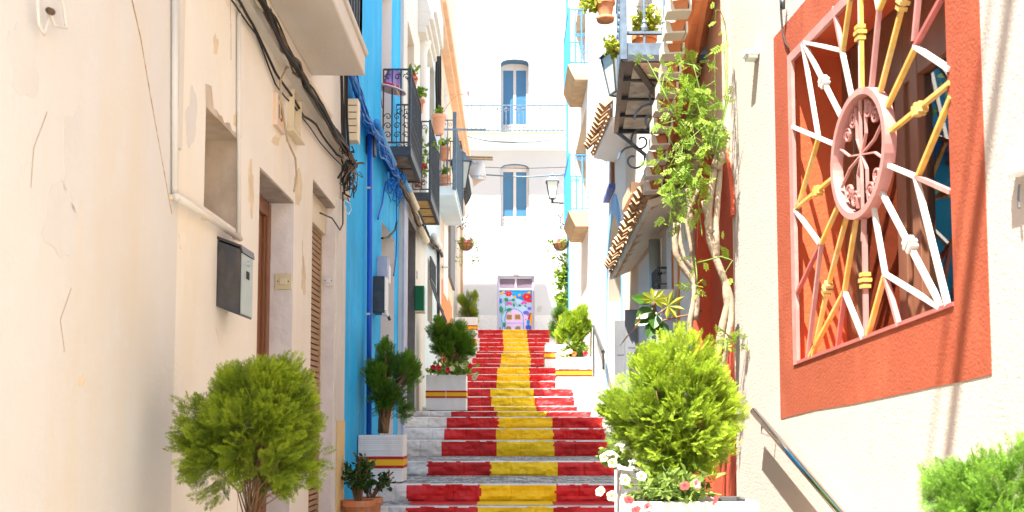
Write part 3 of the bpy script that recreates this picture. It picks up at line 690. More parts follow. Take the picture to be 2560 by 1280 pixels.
# cut cable loops top left
mb = MB()
for P in ([(92,-10),(95,60),(108,85),(116,60),(124,30)], [(124,30),(135,62),(165,70),(160,20),(150,-10)]):
    mb.tube(jit_pts([WL.hit(x,y,.03) for x,y in P], .003, 4), .006, 6)
mb.tube([WL.hit(122,26,.03), WL.hit(130,30,.05)], .011, 8, 1)
o = mb.build('cut_cable', [M['creamw'], M['cableb']], smooth=True); tag(o, 'cut cream cable loops hanging high on the cream wall', 'cable')
# looping cream cable
mb = MB(); mb.tube(jit_pts([WL.hit(x,y,.045) for x,y in ((742,158),(716,170),(702,200),(703,250),(712,310),(718,352),(738,395),(742,440),(735,478))], .004, 4), .007, 6)
o = mb.build('looping_cable', M['cablec'], smooth=True); tag(o, 'cream cable looping down over the open meter box', 'cable')
# black cables + bundle along the moulding
def cable_set(name, label, W, lines, r, m, grp=None, amp=.01, cat='cable'):
    mb = MB()
    for k, (P, off) in enumerate(lines):
        q = jit_pts([W.hit(x,y,off) for x,y in P], amp, 6, seed=k); mb.tube(q, r*(.7+.6*random.random()), 6)
    o = mb.build(name, m, smooth=True); return tag(o, label, cat, grp)
cable_set('thin_cable', 'thin black cable sagging lowest across the cream wall', WL, [([(570,-10),(640,85),(690,210),(722,252)],.02),([(737,268),(800,355),(858,420)],.02)], .006, M['cable'])
cable_set('thin_cable', 'thin black cable knotted to hooks above the lowest one', WL, [([(590,-10),(632,60),(655,110),(690,180),(722,225),(760,290),(790,312),(840,385),(870,400)],.03)], .008, M['cable'])
bun = []
for k in range(11):
    j = lambda: random.uniform(-9,9)
    bun.append(([(650+j(),-15),(680+j(),50+j()),(712+j(),112+j()),(748+j(),165+j()),(770+j(),215+j()),(800+j(),262+j()),(835+j(),325+j()),(868,375+j()),(880,400+j())], random.uniform(.05,.13)))
cable_set('cable_bundle', 'thick black cable bundle under the concrete balcony', WL, bun[:7], .009, M['cable'], amp=.02, cat='cables')
cable_set('cable_bundle', 'brown old cables tangled within the bundle under the concrete balcony', WL, bun[7:], .008, M['cableb'], amp=.03, cat='cables')
pipe([(772,212),(800,255),(822,290)], .030, M['plast'], 'cable_duct', 'rusty cream duct around the cables under the balcony', off=.09)
pipe([(640,-30),(655,5),(663,14)], .034, M['plast'], 'cable_duct', 'cream cable duct end at the top edge of the cream wall', off=.09)
# clump of wires at the corner
mb = MB()
for k in range(34):
    p = WL.hit(872+random.uniform(-10,12), 395+random.uniform(-22,45), random.uniform(.03,.14)); q = [p]
    for _ in range(6): q.append(q[-1] + Vector((random.uniform(-.04,.04),random.uniform(-.05,.05),random.uniform(-.07,.035))))
    mb.tube(q, random.choice((.004,.006,.009)), 5, random.choice((0,0,1)))
for k in range(3): mb.tube([WL.hit(868+k*7,400,.09), WL.hit(866+k*9,455+k*20,.08)], .005, 5, 0)
o = mb.build('wire_tangle', [M['cable'], M['cableb']]); tag(o, 'tangle of black wires at the corner of the cream house', 'wires')
# vertical black cables at the corner
cable_set('riser_cables', 'black cables running down the corner below the concrete balcony', WL, [([(x,165),(x+random.uniform(-3,3),300),(x+5,385)], .06) for x in (852,856,862,866,869)], .009, M['cable'], cat='cables')
# ribbed cream junction box
p = WL.hit(878, 300, .0); mb = MB(); Yb = WL.P(uE,0,0).y
u0 = uE - .02; mb.wbox(WL, u0, u0+.14, PX(880,352,Yb).z, PX(880,248,Yb).z, .02, .11, 0)
for k in range(5): zz = PX(880,266+k*17,Yb).z; mb.wbox(WL, u0-.006, u0+.13, zz, zz+.008, .025, .10, 1)
o = mb.build('junction_box', [M['plast'], M['cableb']]); bevel(o,.006); tag(o, 'ribbed cream junction box where the cream and blue houses meet', 'junction box')
mb = MB(); mb.tube(jit_pts([WL.hit(x,y,.05) for x,y in ((800,532),(830,545),(850,575),(857,560),(857,480))], .002, 4), .006, 6)
o = mb.build('door_cable', M['cable'], smooth=True); tag(o, 'black cable leaving the roller shutter box towards the corner', 'cable')
mb = MB(); mb.tube([WL.hit(x,y,.05) for x,y in ((862,500),(874,508),(878,525),(872,536),(862,528),(860,505))], .004, 6)
o = mb.build('cable_loop', M['plastw'], smooth=True); tag(o, 'small white cable loop against the blue wall', 'cable')
mb = MB(); p_ = WL.uz(868,440); mb.wbox(WL, uE-.13, uE-.004, 2.95+.6, 3.2+.6, .0, .05); o = mb.build('fuse_box', M['creamw']); bevel(o,.004); tag(o, 'cream fuse box at the end of the cream house moulding', 'fuse box')

# ---------------- blue house
uA, uB = U(WB,857)-.3, U(WB,1003); bd = (U(WB,951), U(WB,984), floor_at(11)+.15, 3.97); bu = (U(WB,947), U(WB,972), 4.86, 6.95)
h2 = house('blue_house', WB.P((uA+uB)/2,0,0), 'narrow house painted bright blue with white door reveals')
mb = MB(); um = WB.P(0,0,0); uC = 13.45
panel(mb, WB, uA, uB, -.01, 9.0, [(*bd,0,.34,1), (*bu,0,.34,1)]); body(mb, WB, uA, uB, -.01, 9.0)
mb.wbox(WB, uA+.01, uA+1.9, 9.0, 11.6, -5, -.02); mb.build('wall', [M['blue'], M['white']], h2)  # unseen block on top, sized to keep the lower steps in shade
for hh, nm in ((bd,'front_door'), (bu,'balcony_door')):
    mb = MB(); mb.wbox(WB, hh[0]+.01, hh[1]-.01, hh[2], hh[3]-.01, -.30, -.26); mb.build(nm, M['woodd'], h2)
def slabbalcony(W, u0, u1, z, out, t, panels, mslab, mpan, mrail, parent, rh=1.0, sp=.11, deco='top', rim=.05, label=None):
    mb = MB(); mb.wbox(W, u0, u1, z+.012, z+t, 0, out)           # slab
    for (a,b,c,e) in ((u0,u0+rim,0,out),(u1-rim,u1,0,out),(u0+rim,u1-rim,out-rim,out),(u0+rim,u1-rim,0,.03)): mb.wbox(W,a,b,z-.02,z+.012,c,e)
    for k in range(1,panels): uu = u0 + (u1-u0)*k/panels; mb.wbox(W,uu-.015,uu+.015,z-.014,z+.012,.03,out-rim)
    b_ = mb.build('balcony', mslab, parent); 
    if label: b_['label'] = label
    mb = MB(); 
    for k in range(panels):
        a = u0 + (u1-u0)*k/panels + (rim if k == 0 else .015); e = u0 + (u1-u0)*(k+1)/panels - (rim if k == panels-1 else .015)
        mb.wbox(W, a, e, z-.004, z+.01, .03, out-rim)
    mb.build('underside_tiles', mpan, b_)
    mb = MB(); o_ = out - .02; pts = [W.P(u0+.02,0,0), W.P(u0+.02,0,o_), W.P(u1-.02,0,o_), W.P(u1-.02,0,0)]
    railing(mb, pts, z+t, z+t+rh, sp=sp, r=.008, deco=deco, rail=.028)
    for p in pts[1:3]: corner(p, z-.02, z+t+rh+.02, mb, .032)
    mb.build('railing', mrail, b_); return b_
ua = U(WB,952); slabbalcony(WB, ua, ua+1.35, 4.77, .33, .09, 2, M['iron'], M['brick'], M['iron'], h2, rh=.93, deco='full')
pipe([(925,300),(924,700),(922,1130)], .028, M['bluep'], 'drainpipe', 'deep blue drainpipe down the blue wall', W=WB, off=.05, clips=((924,470),(923,785)))
lines = []
for k in range(30):
    j = lambda a=9: random.uniform(-a,a)
    lines.append(([(876+j(),165),(888+j(),215+j()),(905+j(),270+j()),(925+j(),315+j()),(948+j(),345+j()),(965+j(),385+j(10)),(985+j(),425+j()),(1003+j(6),455+j())], random.uniform(.03,.15)))
cable_set('cable_bundle', 'blue painted bundle of cables sloping across the blue house', WB, lines, .0085, M['bluec'], amp=.035, cat='cables')
mb = MB()
for k in range(26):
    p = WB.hit(988+random.uniform(-22,18), 450+random.uniform(-25,30), random.uniform(.03,.16)); q = [p]
    for _ in range(6): q.append(q[-1] + Vector((random.uniform(-.05,.05),random.uniform(-.08,.08),random.uniform(-.09,.05))))
    mb.tube(q, random.choice((.006,.009)), 5)
o = mb.build('wire_tangle', M['bluec']); tag(o, 'tangle of blue painted wires below the first balcony', 'wires')
pipe([(942,305),(962,360),(985,410)], .038, M['bluer'], 'cable_duct', 'blue duct around cables under the first iron balcony', W=WB, off=.11)
pipe([(1003,440),(1022,475)], .042, M['bluer'], 'cable_duct', 'short blue duct end beside the blue wire tangle', W=WB, off=.13)
pipe([(1020,472),(1042,520)], .045, M['plast'], 'cable_duct', 'cream duct continuing from the blue duct end', W=WB, off=.12)
cable_set('thin_cable', 'dark blue cables dropping from the tangle to the blue door', WB, [([(990,470),(992,560),(990,640),(984,690)],.03),([(966,455),(955,510),(945,548)],.03)], .012, M['bluep'])
mb = MB(); mb.tube(jit_pts([WB.hit(x,y,.06) for x,y in ((955,596),(972,592),(988,575),(992,555))], .003, 4), .014, 6); o = mb.build('door_cable', M['cable'], smooth=True); tag(o, 'black hose curving out of the blue house doorway', 'cable')
# dark meter on blue
def boxon(W, px0, px1, py0, py1, dep, m, name, label, cat, off=0, ln=.2, extra=None, bw=.006):
    u0_, z1_ = W.uz(px0, py0, off); _, z0_ = W.uz(px0, py1, off)
    mb = MB(); mb.wbox(W, u0_, u0_+ln, z0_, z1_, off, off+dep); o = mb.build(name, m); bevel(o, bw, 2); tag(o, label, cat)
    return o, u0_, z0_, z1_
o,u_,z0_,z1_ = boxon(WB, 915, 0, 338, 385, .09, M['iron'], 'meter_box', 'small dark box among the blue cables', 'meter box', ln=.16)
o,u_,z0_,z1_ = boxon(WB, 942, 0, 640, 712, .12, M['lav'], 'meter_box', 'white ribbed meter box above the black mailbox', 'meter box', off=.0, ln=.24)
mb = MB(); mb.wbox(WB, u_+.05, u_+.19, z0_+.03, z1_-.1, .12, .135); mb.build('cover', M['plastw'], o)
o,u_,z0_,z1_ = boxon(WB, 932, 0, 690, 782, .13, M['iron'], 'mailbox', 'black and white mailbox on the blue wall', 'mailbox', off=.0, ln=.26)
mb = MB(); mb.wbox(WB, u_-.002, u_+.262, z0_+.03, z1_-.005, .13, .139); mb.wbox(WB, u_+.03, u_+.23, z0_-.02, z0_+.02, .10, .15); mb.build('front', M['plastw'], o)
mb = MB(); mb.bar(WB.P(u_+.25,z0_-.01,.14), WB.P(u_+.25,z0_-.06,.16), .03); mb.build('latch', M['zinc'], o)

# ---------------- cream house with grey pilaster (third)
uD = U(WL,1062); uB3 = U(WL,1003)+.005
h3 = house('cream_stone_house', WL.P((uB3+uD)/2,0,0), 'pale cream house with lavender corner pilaster and a grey stone doorway')
dg = (U(WL,1018), U(WL,1037), floor_at(14)+.1, 4.55)
wu = (U(WL,1013), U(WL,1030), 5.0, 7.3)
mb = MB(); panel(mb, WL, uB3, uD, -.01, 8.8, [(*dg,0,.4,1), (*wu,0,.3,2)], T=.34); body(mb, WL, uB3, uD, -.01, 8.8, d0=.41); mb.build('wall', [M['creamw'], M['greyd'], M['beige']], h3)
mb = MB(); mb.wbox(WL, uB3+.005, U(WL,1012), -.01, 4.7, 0, .03); mb.build('pilaster', M['lav'], h3)
mb = MB(); mb.wbox(WL, dg[0]+.01, dg[1]-.01, dg[2], dg[3]-.01, -.38, -.33); mb.build('door', M['greysh'], h3)
mb = MB(); mb.wbox(WL, wu[0], wu[1], wu[2], wu[3], -.30, -.27); mb.build('balcony_door', M['wfr'], h3)
# carved column and cornice upstairs
mb = MB(); uc = U(WL,1047); zc = ZZ(WL,1047,90)
mb.lathe(WL.P(uc, 4.95, .02), [(.12,0),(.13,.06),(.09,.1),(.085,zc-5.1),(.09,zc-5.05),(.13,zc-4.98),(.15,zc-4.9)], 14)
for k, (o_, h_) in enumerate(((.16,.10),(.22,.10),(.30,.12),(.36,.5))):
    mb.wbox(WL, uc-.5, uD-.02, zc+.02+sum((.10,.10,.12,.5)[:k]), zc+.02+sum((.10,.10,.12,.5)[:k+1])-.002, 0, o_*.8)
mb.build('column', M['creamw'], h3, smooth=False)
ua = U(WL,1029); slabbalcony(WL, ua, ua+1.85, 4.94, .27, .10, 3, M['iron'], M['gold'], M['iron'], h3, rh=1.08, deco='full')
o,u_,z0_,z1_ = boxon(WL, 1037, 0, 714, 777, .14, M['green'], 'mailbox', 'dark green mailbox beside the grey stone doorway', 'mailbox', ln=.24)
mb = MB(); mb.wbox(WL, u_, u_+.24, z0_-.02, z0_, 0, .15); mb.build('base_tray', M['plast'], o)
text('number', '8', .2, WL.P(u_+.3, z1_+.2, .004), WL.d, (0,0,1), M['greyd'], h3)
# cables further along
L3c = []
for k in range(9):
    j = lambda a=5: random.uniform(-a,a)
    L3c.append(([(1003+j(),452+j()),(1022+j(),500+j()),(1040+j(),545+j()),(1052+j(),580+j()),(1064+j(3),600+j()),(1078+j(3),612+j(4))], random.uniform(.03,.12)))
cable_set('cable_bundle', 'brown and grey cables under the second iron balcony', WL, L3c, .012, M['cableb'], amp=.03, cat='cables')
L3c = []
for k in range(8):
    j = lambda a=4: random.uniform(-a,a)
    L3c.append(([(1058+j(),566+j()),(1075+j(3),600+j()),(1088+j(3),618+j(4)),(1098+j(2),628+j(4)),(1106+j(2),640+j(4))], random.uniform(.03,.14)))
cable_set('cable_bundle', 'grey cables hanging under the pale blue balcony', WL, L3c, .014, M['cable'], amp=.04, cat='cables')
pipe([(1050,572),(1066,602)], .055, M['plast'], 'cable_duct', 'cream duct below the second iron balcony', off=.12)
pipe([(1085,590),(1098,616)], .06, M['plastw'], 'cable_duct', 'whitish duct below the pale blue balcony', off=.12)

# ---------------- pale blue house (fourth)
uG = U(WL,1100)
h4 = house('pale_blue_house', WL.P((uD+uG)/2,0,0), 'pale blue fronted house with a bulging black window grille')
wl = (U(WL,1068), U(WL,1080), ZZ(WL,1068,800), ZZ(WL,1068,640)); wh = (U(WL,1070), U(WL,1082), 6.1, 8.3)
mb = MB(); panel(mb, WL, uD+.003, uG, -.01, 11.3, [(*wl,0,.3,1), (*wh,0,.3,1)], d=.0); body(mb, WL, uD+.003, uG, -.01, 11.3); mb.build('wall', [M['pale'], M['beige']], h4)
mb = MB(); mb.wbox(WL, *wl, -.28, -.24); mb.wbox(WL, *wh, -.28, -.24); mb.build('window', M['greysh'], h4)
mb = MB()     # belly grille
nb = 9
for k in range(nb):
    uu = wl[0] - .05 + (wl[1]-wl[0]+.1)*k/(nb-1); q = []
    for j in range(13):
        t = j/12; z = wl[2] + (wl[3]-wl[2])*(1-t); q.append(WL.P(uu, z, .05 + .26*max(0,(t-.35)/.65)**1.3*(1 if t < .93 else .55)))
    mb.tube(q, .012, 5)
for t_, o_ in ((0,.05),(.35,.05),(.75,.2),(1,.14)):
    z = wl[2] + (wl[3]-wl[2])*(1-t_); mb.bar(WL.P(wl[0]-.05,z,o_), WL.P(wl[1]+.05,z,o_), .03, .02)
mb.build('window_grille', M['iron'], h4)
pipe([(1096,620),(1096,800)], .03, M['zinc'], 'drainpipe', 'thin grey drainpipe at the far end of the pale blue house', off=.04)
# pale blue slab balcony
z = 5.92; ua = WL.uz(1084,500)[0]
mb = MB(); mb.wbox(WL, ua, ua+2.9, z, z+.14, 0, .40); mb.wbox(WL, ua-.01, ua+2.91, z+.14, z+.17, 0, .42)
b_ = mb.build('balcony', M['pale'], h4); 
mb = MB(); pts = [WL.P(ua+.02,0,0), WL.P(ua+.02,0,.39), WL.P(ua+2.88,0,.39), WL.P(ua+2.88,0,0)]
railing(mb, pts, z+.17, z+1.45, sp=.12, deco='top', rail=.03)
for p in pts[1:3]: corner(p, z+.1, z+1.6, mb, .07)
mb.build('railing', M['irong'], b_)
mb = MB(); 
for k in range(3): mb.tube(jit_pts([WL.hit(1090+k*4,-20,.1), WL.hit(1091+k*4,100,.1), WL.hit(1093+k*4,340,.1)], .02, 5, seed=k), .025, 6)
o = mb.build('riser_cables', M['cable'], smooth=True); tag(o, 'thick dark cables running straight up past the pale blue balcony', 'cables')

# ---------------- peach house (fifth) up to the cross street
uH = WL.uz(1157,900)[0]; uH = 33.2
h5 = house('peach_house', WL.P((uG+uH)/2,0,0), 'tall peach house with an orange cornice and orange dado at the far left')
dwh = (WL.uz(1133,900)[0], WL.uz(1143,900)[0], floor_at(27)+.1, 6.9); dwm = (WL.uz(1106,900)[0], WL.uz(1117,900)[0], 7.0, 9.2)
mb = MB(); panel(mb, WL, uG+.003, uH, -.01, 13.6, [(*dwh,0,.34,1),(*dwm,0,.34,1)]); body(mb, WL, uG+.003, uH, -.01, 13.6)
mb.prism([WL.P(uH-6,13.6,0), WL.P(uH-6,15.9,0), WL.P(uH-.01,16.0,0), WL.P(uH-.01,13.6,0)], WL.n*-5)
mb.build('wall', [M['peachl'], M['white']], h5)
mb = MB(); mb.wbox(WL, uG-2.2, uH-.4, 9.42, 9.55, 0, .16); mb.wbox(WL, uG-2.2, uH-.4, 9.55, 9.75, 0, .24); o = mb.build('cornice', M['cornice'], h5); 
mb = MB(); ga, gb = WL.uz(1103,900)[0], WL.uz(1128,900)[0]
mb.prism([WL.P(ga,floor_at(22),0), WL.P(ga,ZZ(WL,1103,695),0), WL.P(gb,ZZ(WL,1129,770),0), WL.P(gb,floor_at(22),0)], WL.n*.015); mb.build('dado', M['orange'], h5)
mb = MB(); mb.wbox(WL, WL.uz(1105,900)[0], WL.uz(1116,900)[0], ZZ(WL,1110,740), ZZ(WL,1110,560), 0, .03); mb.build('white_panel', M['white'], h5)
mb = MB(); sa = WL.uz(1119,900)[0]; sb_ = WL.uz(1131,900)[0]
mb.prism([WL.P(sa, ZZ(WL,1120,690),.0), WL.P(sa, ZZ(WL,1120,560),.0), WL.P(sb_, ZZ(WL,1131,560),.0), WL.P(sb_, ZZ(WL,1131,725),.0)], WL.n*.06); o = mb.build('shutter', M['greysh'], h5)
mb = MB(); mb.wbox(WL, *dwh, -.3, -.26); mb.wbox(WL, *dwm, -.3, -.26); mb.build('door', M['wfr'], h5)
mb = MB(); mb.bar(WL.hit(1106,668,.05), WL.hit(1120,668,.05), .03); mb.build('bracket', M['zinc'], h5)
pipe([(1155,560),(1155,735)], .04, M['peach'], 'drainpipe', 'peach drainpipe on the corner before the cross street', off=.05)
# small orange balcony with belly railing
ua = WL.uz(1143,500)[0]; ua = WL.uz(1142,510)[0]; z = PX(1150,540,23.5).z
ub0 = 26.9; z = 6.55
mb = MB(); mb.prism([WL.P(ub0-1.9,z+.30,0),WL.P(ub0-1.9,z+.30,.36),WL.P(ub0-1.9,z+.12,.36),WL.P(ub0-1.9,z,.25),WL.P(ub0-1.9,z,0)], WL.d*1.9); b_ = mb.build('balcony', M['cornice'], h5); b_['label'] = 'small orange balcony with bellied iron railing'
mb = MB()
for k in range(18):
    uu = ub0-1.85+1.8*k/17; q = [WL.P(uu, z+.3+1.1*t, .33 + .17*math.sin(math.pi*min(1,t*1.6)) if t < .62 else .33) for t in [j/10 for j in range(11)]]
    mb.tube(q, .010, 4)
for zz in (z+.32, z+1.4, z+.95): mb.bar(WL.P(ub0-1.87,zz,.33), WL.P(ub0-.03,zz,.33), .03, .02); mb.bar(WL.P(ub0-1.87,zz,.0), WL.P(ub0-1.87,zz,.33), .03, .02)
for k in range(4): mb.bar(WL.P(ub0-1.87,z+.3,.08*k+.02), WL.P(ub0-1.87,z+1.4,.08*k+.02), .016)
for k in range(12): scroll(mb, WL.P(ub0-1.8+.155*k, z+.55, .47), .07, WL.d*(1 if k%2 else -1), Vector((0,0,1)), 1.3, .009, n=10)
mb.build('railing', M['iron'], b_)
# ================= RIGHT SIDE =================
# ---- near stucco house with the red window
uR = 10.68
hr = house('stucco_house', W1.P(uR/2,0,0), 'rough cream stucco house with a large red framed window')
def w1(cx, cy, off=0): return W1.uz(1880 + cx/2, cy/2, off)          # crop 7 coordinates
def w2(x, y, off=0): return W1.uz(1880 + x/1.882, 600 + y/1.882, off)  # crop 8 coordinates
fa = w1(185,280); fb = w2(200,590); fc = w2(955,310)                  # opening corners (far top, far bottom, near bottom)
ta = w1(450,0)
uo0 = (fa[0]+fb[0])/2; uo1 = fc[0]
# line of the top edge and of the sill
top = lambda u: fa[1] + (ta[1]-fa[1])/(ta[0]-fa[0])*(u-fa[0])
bot = lambda u: fb[1] + (fc[1]-fb[1])/(fc[0]-fb[0])*(u-fb[0])
u_lo, u_hi = min(uo0,uo1), max(uo0,uo1)
mb = MB(); D = .30
zT = 6.2
# wall pieces round the slanted opening
mb.quad(W1.P(0,-.01), W1.P(u_lo,-.01), W1.P(u_lo,zT), W1.P(0,zT)); mb.quad(W1.P(u_hi,-.01), W1.P(uR,-.01), W1.P(uR,zT), W1.P(u_hi,zT))
mb.quad(W1.P(u_lo,-.01), W1.P(u_hi,-.01), W1.P(u_hi,bot(u_hi)), W1.P(u_lo,bot(u_lo))); mb.quad(W1.P(u_lo,top(u_lo)), W1.P(u_hi,top(u_hi)), W1.P(u_hi,zT), W1.P(u_lo,zT))
OC = [(u_lo,bot(u_lo)),(u_hi,bot(u_hi)),(u_hi,top(u_hi)),(u_lo,top(u_lo))]
for p, q in zip(OC, OC[1:]+OC[:1]): mb.quad(W1.P(*p,0), W1.P(*q,0), W1.P(*q,-D), W1.P(*p,-D), 1)
body(mb, W1, 0, uR, -.01, zT, d0=.9)
wall = mb.build('wall', [M['stucco'], M['redrev']], hr)
# red painted surround, standing 12 mm proud
e1 = w1(108,105); e2 = w2(137,842); e3 = w2(1130,633); e4 = w1(1138,0)
eT = lambda u: e1[1] + (top(u)-top(e1[0]))
uL, uRr = e2[0], (e3[0]+e4[0])/2
q = [W1.uz(1880+x/1.882, 600+y/1.882) for x, y in ((137,842),(300,800),(460,775),(620,742),(760,712),(850,692),(960,672),(1130,633))]
OUT = q + [(e4[0], top(e4[0])+.22), (e1[0], top(e1[0])+.20)]
mb = MB(); d_ = .003
INN = [(u_hi,bot(u_hi)),(u_lo,bot(u_lo)),(u_lo,top(u_lo)),(u_hi,top(u_hi))]
botline = q
def strip(A, B):
    for (a0,a1),(b0,b1) in zip(zip(A,A[1:]), zip(B,B[1:])):
        mb.prism([W1.P(*a0,d_), W1.P(*a1,d_), W1.P(*b1,d_), W1.P(*b0,d_)], W1.n*-.0028)
nb_ = len(q); up_ = [(u_hi + (u_lo-u_hi)*k/(nb_-1), bot(u_hi + (u_lo-u_hi)*k/(nb_-1))) for k in range(nb_)]
strip(q, up_)
strip([up_[0], INN[3]], [q[0], OUT[-1]]); strip([up_[-1], INN[2]], [q[-1], OUT[-2]]); strip([INN[3], INN[2]], [OUT[-1], OUT[-2]])
mb.build('painted_surround', M['red'], hr)
# timber window inside
wn_ = MB(); gl = MB(); d0 = -D+.0
def wv(u0, u1, z0, z1, da, db, b=wn_, m=0): b.wbox(W1, u0, u1, z0, z1, da, db, m)
zlo, zhi = min(bot(u_lo),bot(u_hi)), max(top(u_lo),top(u_hi))
def uin(cx, cy): return W1.uz(1880+cx/2, cy/2, -D)[0]
ux = [uin(452,700), uin(505,700), uin(715,700), uin(760,700), uin(790,700), uin(830,700), uin(1300,700)]
for (a,b) in ((ux[0],ux[1]), (ux[2],ux[3]), (ux[4],ux[5])): wv(a, b, zlo-.05, zhi, -D-.06, -D)
wv(ux[3], ux[4], zlo-.05, zhi, -D-.06, -D-.02)
# the frame reaches back to the far jamb
wv(max(ux[0],u_hi)-.001 if ux[0] < u_hi else ux[0], u_hi+.4, zlo-.3, zhi+.3, -D-.07, -D-.04)
wv(u_lo-.3, ux[0], zlo-.3, zlo+.02, -D-.06, -D-.005); wv(u_lo-.3, u_hi+.3, zhi-.42, zhi+.3, -D-.06, -D-.005)
wo_ = wn_.build('window', M['woodd'], hr); bevel(wo_, .004)
wv(u_lo-.3, u_hi+.3, zlo-.2, zhi+.2, -D-.045, -D-.038, gl); gl.build('pane', M['glass'], wo_)
cu_ = MB(); n = 60
for k in range(n):
    a = u_lo-.2 + (u_hi-u_lo+.4)*k/n; b = u_lo-.2 + (u_hi-u_lo+.4)*(k+1)/n
    cu_.quad(W1.P(a,zlo-.2,-D-.085+.018*math.sin(k*1.9)), W1.P(b,zlo-.2,-D-.085+.018*math.sin(k*1.9+1.9)), W1.P(b,zhi+.2,-D-.085+.018*math.sin(k*1.9+1.9)), W1.P(a,zhi+.2,-D-.085+.018*math.sin(k*1.9)))
cu_.build('curtain', M['curtain'], wo_, smooth=True)
# ---- iron grille
gr = MB(); gm = [M['grillw'], M['grillg'], M['grillp'], M['grillr']]
grl = empty('window_grille', W1.P((u_lo+u_hi)/2, zlo, 0), 'sunburst iron grille in white, gold and pink filling the red framed window', 'window grille')
OFF = .0
def G(p, q, m, w=.021, fn=w1, t=.024):
    a = W1.P(*fn(*p, OFF), OFF); b = W1.P(*fn(*q, OFF), OFF); dd = (b-a).normalized(); a = a - dd*.004; b = b + dd*.004
    f0 = len(gr.m); gr.bar(a, b, t*.72, w, up=W1.n, m=m)
    xv = dd.cross(W1.n)
    side = f0+5 if xv.z > 0 else f0+3          # gold puts the shade of the downward flank into the colour
    if m == 0: gr.m[side] = 1
    if m == 1: gr.m[f0+3 if xv.z > 0 else f0+5] = 0 if abs(dd.z) < .95 else 1  # white upper flank: the lit side put into the colour
def G2(p, q, m, w=.021): G(p, q, m, w, w2)
G((540,-200),(548,445),0); G((520,-200),(455,250),1); G((410,40),(452,252),2); G((450,250),(502,500),0); G((265,210),(445,252),0)
G((255,222),(332,685),0); G((265,225),(455,600),0); G((205,635),(428,728),0); G((330,700),(232,1030),1); G((222,1040),(418,880),1)
G((218,1052),(342,1222),0); G((438,1015),(340,1234),1); G((472,1090),(377,1444),1); G((520,1100),(463,1455),1); G((560,1100),(558,1200),2)
G((608,1035),(667,1375),0); G((640,945),(946,1530),0); G((655,815),(825,885),0); G((825,885),(996,960),2); G((822,895),(978,1524),0)
G((833,875),(994,490),1); G((668,678),(990,416),1); G((662,565),(817,238),1); G((815,232),(990,347),0); G((820,225),(960,-30),3); G((812,200),(850,-200),2)
G((638,475),(765,-20),1); G((598,440),(636,52),2); G((636,52),(612,-80),0); G((636,52),(690,-80),1); G((765,0),(800,-200),1)
G2((322,22),(215,245),3); G2((326,22),(262,552),2); G2((355,230),(288,545),1); G2((436,240),(272,548),1)
G2((436,245),(404,505),3); G2((436,245),(524,462),0); G2((530,-20),(537,455),2); G2((628,160),(885,318),0); G2((622,175),(546,448),1); G2((630,180),(692,402),2)
gr.build('sunburst_bars', gm, grl)
def knot(p, a, b, fn, m=1):
    c = W1.P(*fn(*p), OFF); d = (W1.P(*fn(*b), OFF) - W1.P(*fn(*a), OFF)).normalized()
    kn = MB()
    for k, w in ((-1,.042),(0,.050),(1,.042)): kn.bar(c + d*(k*.027-.009), c + d*(k*.027+.009), w, w*.9, up=W1.n, m=m)
    kn.build('collar', [M['grillw'], M['grillg']], grl)
knot((540,165),(540,0),(548,440),w1,1); knot((360,410),(265,225),(455,600),w1,0); knot((330,955),(222,1040),(415,885),w1,1); knot((838,545),(670,675),(995,415),w1,1); knot((755,8),(640,470),(765,-20),w1,1)
knot((790,1222),(640,945),(790,1220),w1,0); knot((532,190),(530,0),(537,450),w2,1); knot((355,230),(425,0),(355,230),w2,1)
ci = MB(); cc = [(558,445),(480,560),(417,772+20),(455,1000),(558,1098)]
c0 = W1.uz(1880+558/2, 772/2, OFF); tp = W1.uz(1880+553/2, 447/2, OFF); bt = W1.uz(1880+545/2, 1098/2, OFF); lf = W1.uz(1880+420/2, 790/2, OFF); rt = W1.uz(1880+700/2, 720/2, OFF)
cu0 = (lf[0]+rt[0])/2; cz0 = (tp[1]+bt[1])/2; ru = abs(lf[0]-rt[0])/2; rz = abs(tp[1]-bt[1])/2
n = 48
for (ra, rb, da, db, m) in ((1.0,.90,-.022,.030,0),):
    for k in range(n):
        t0, t1 = 2*math.pi*k/n, 2*math.pi*(k+1)/n
        def pp(s, t, d): return W1.P(cu0+ru*s*math.cos(t), cz0+rz*s*math.sin(t), d)
        A = [pp(ra,t0,da),pp(ra,t1,da),pp(rb,t1,da),pp(rb,t0,da)]; B = [pp(ra,t0,db),pp(ra,t1,db),pp(rb,t1,db),pp(rb,t0,db)]
        for f in ((B[0],B[1],B[2],B[3]),(A[0],A[1],A[2],A[3]),(A[0],A[1],B[1],B[0]),(A[3],A[2],B[2],B[3])): ci.quad(*f, 0)
ci.build('ring', M['grillp'], grl)
si = MB()
def flatscroll(c, r, sx, sz, w=.014):
    pts = []
    for j in range(20):
        t = j/19; a = t*1.6*2*math.pi; rr = r*(1-.75*t); pts.append(W1.P(c[0]+sx*rr*math.cos(a), c[1]+sz*rr*math.sin(a), 0))
    for a, b in zip(pts, pts[1:]): si.bar(a, b, .008, w, up=W1.n)
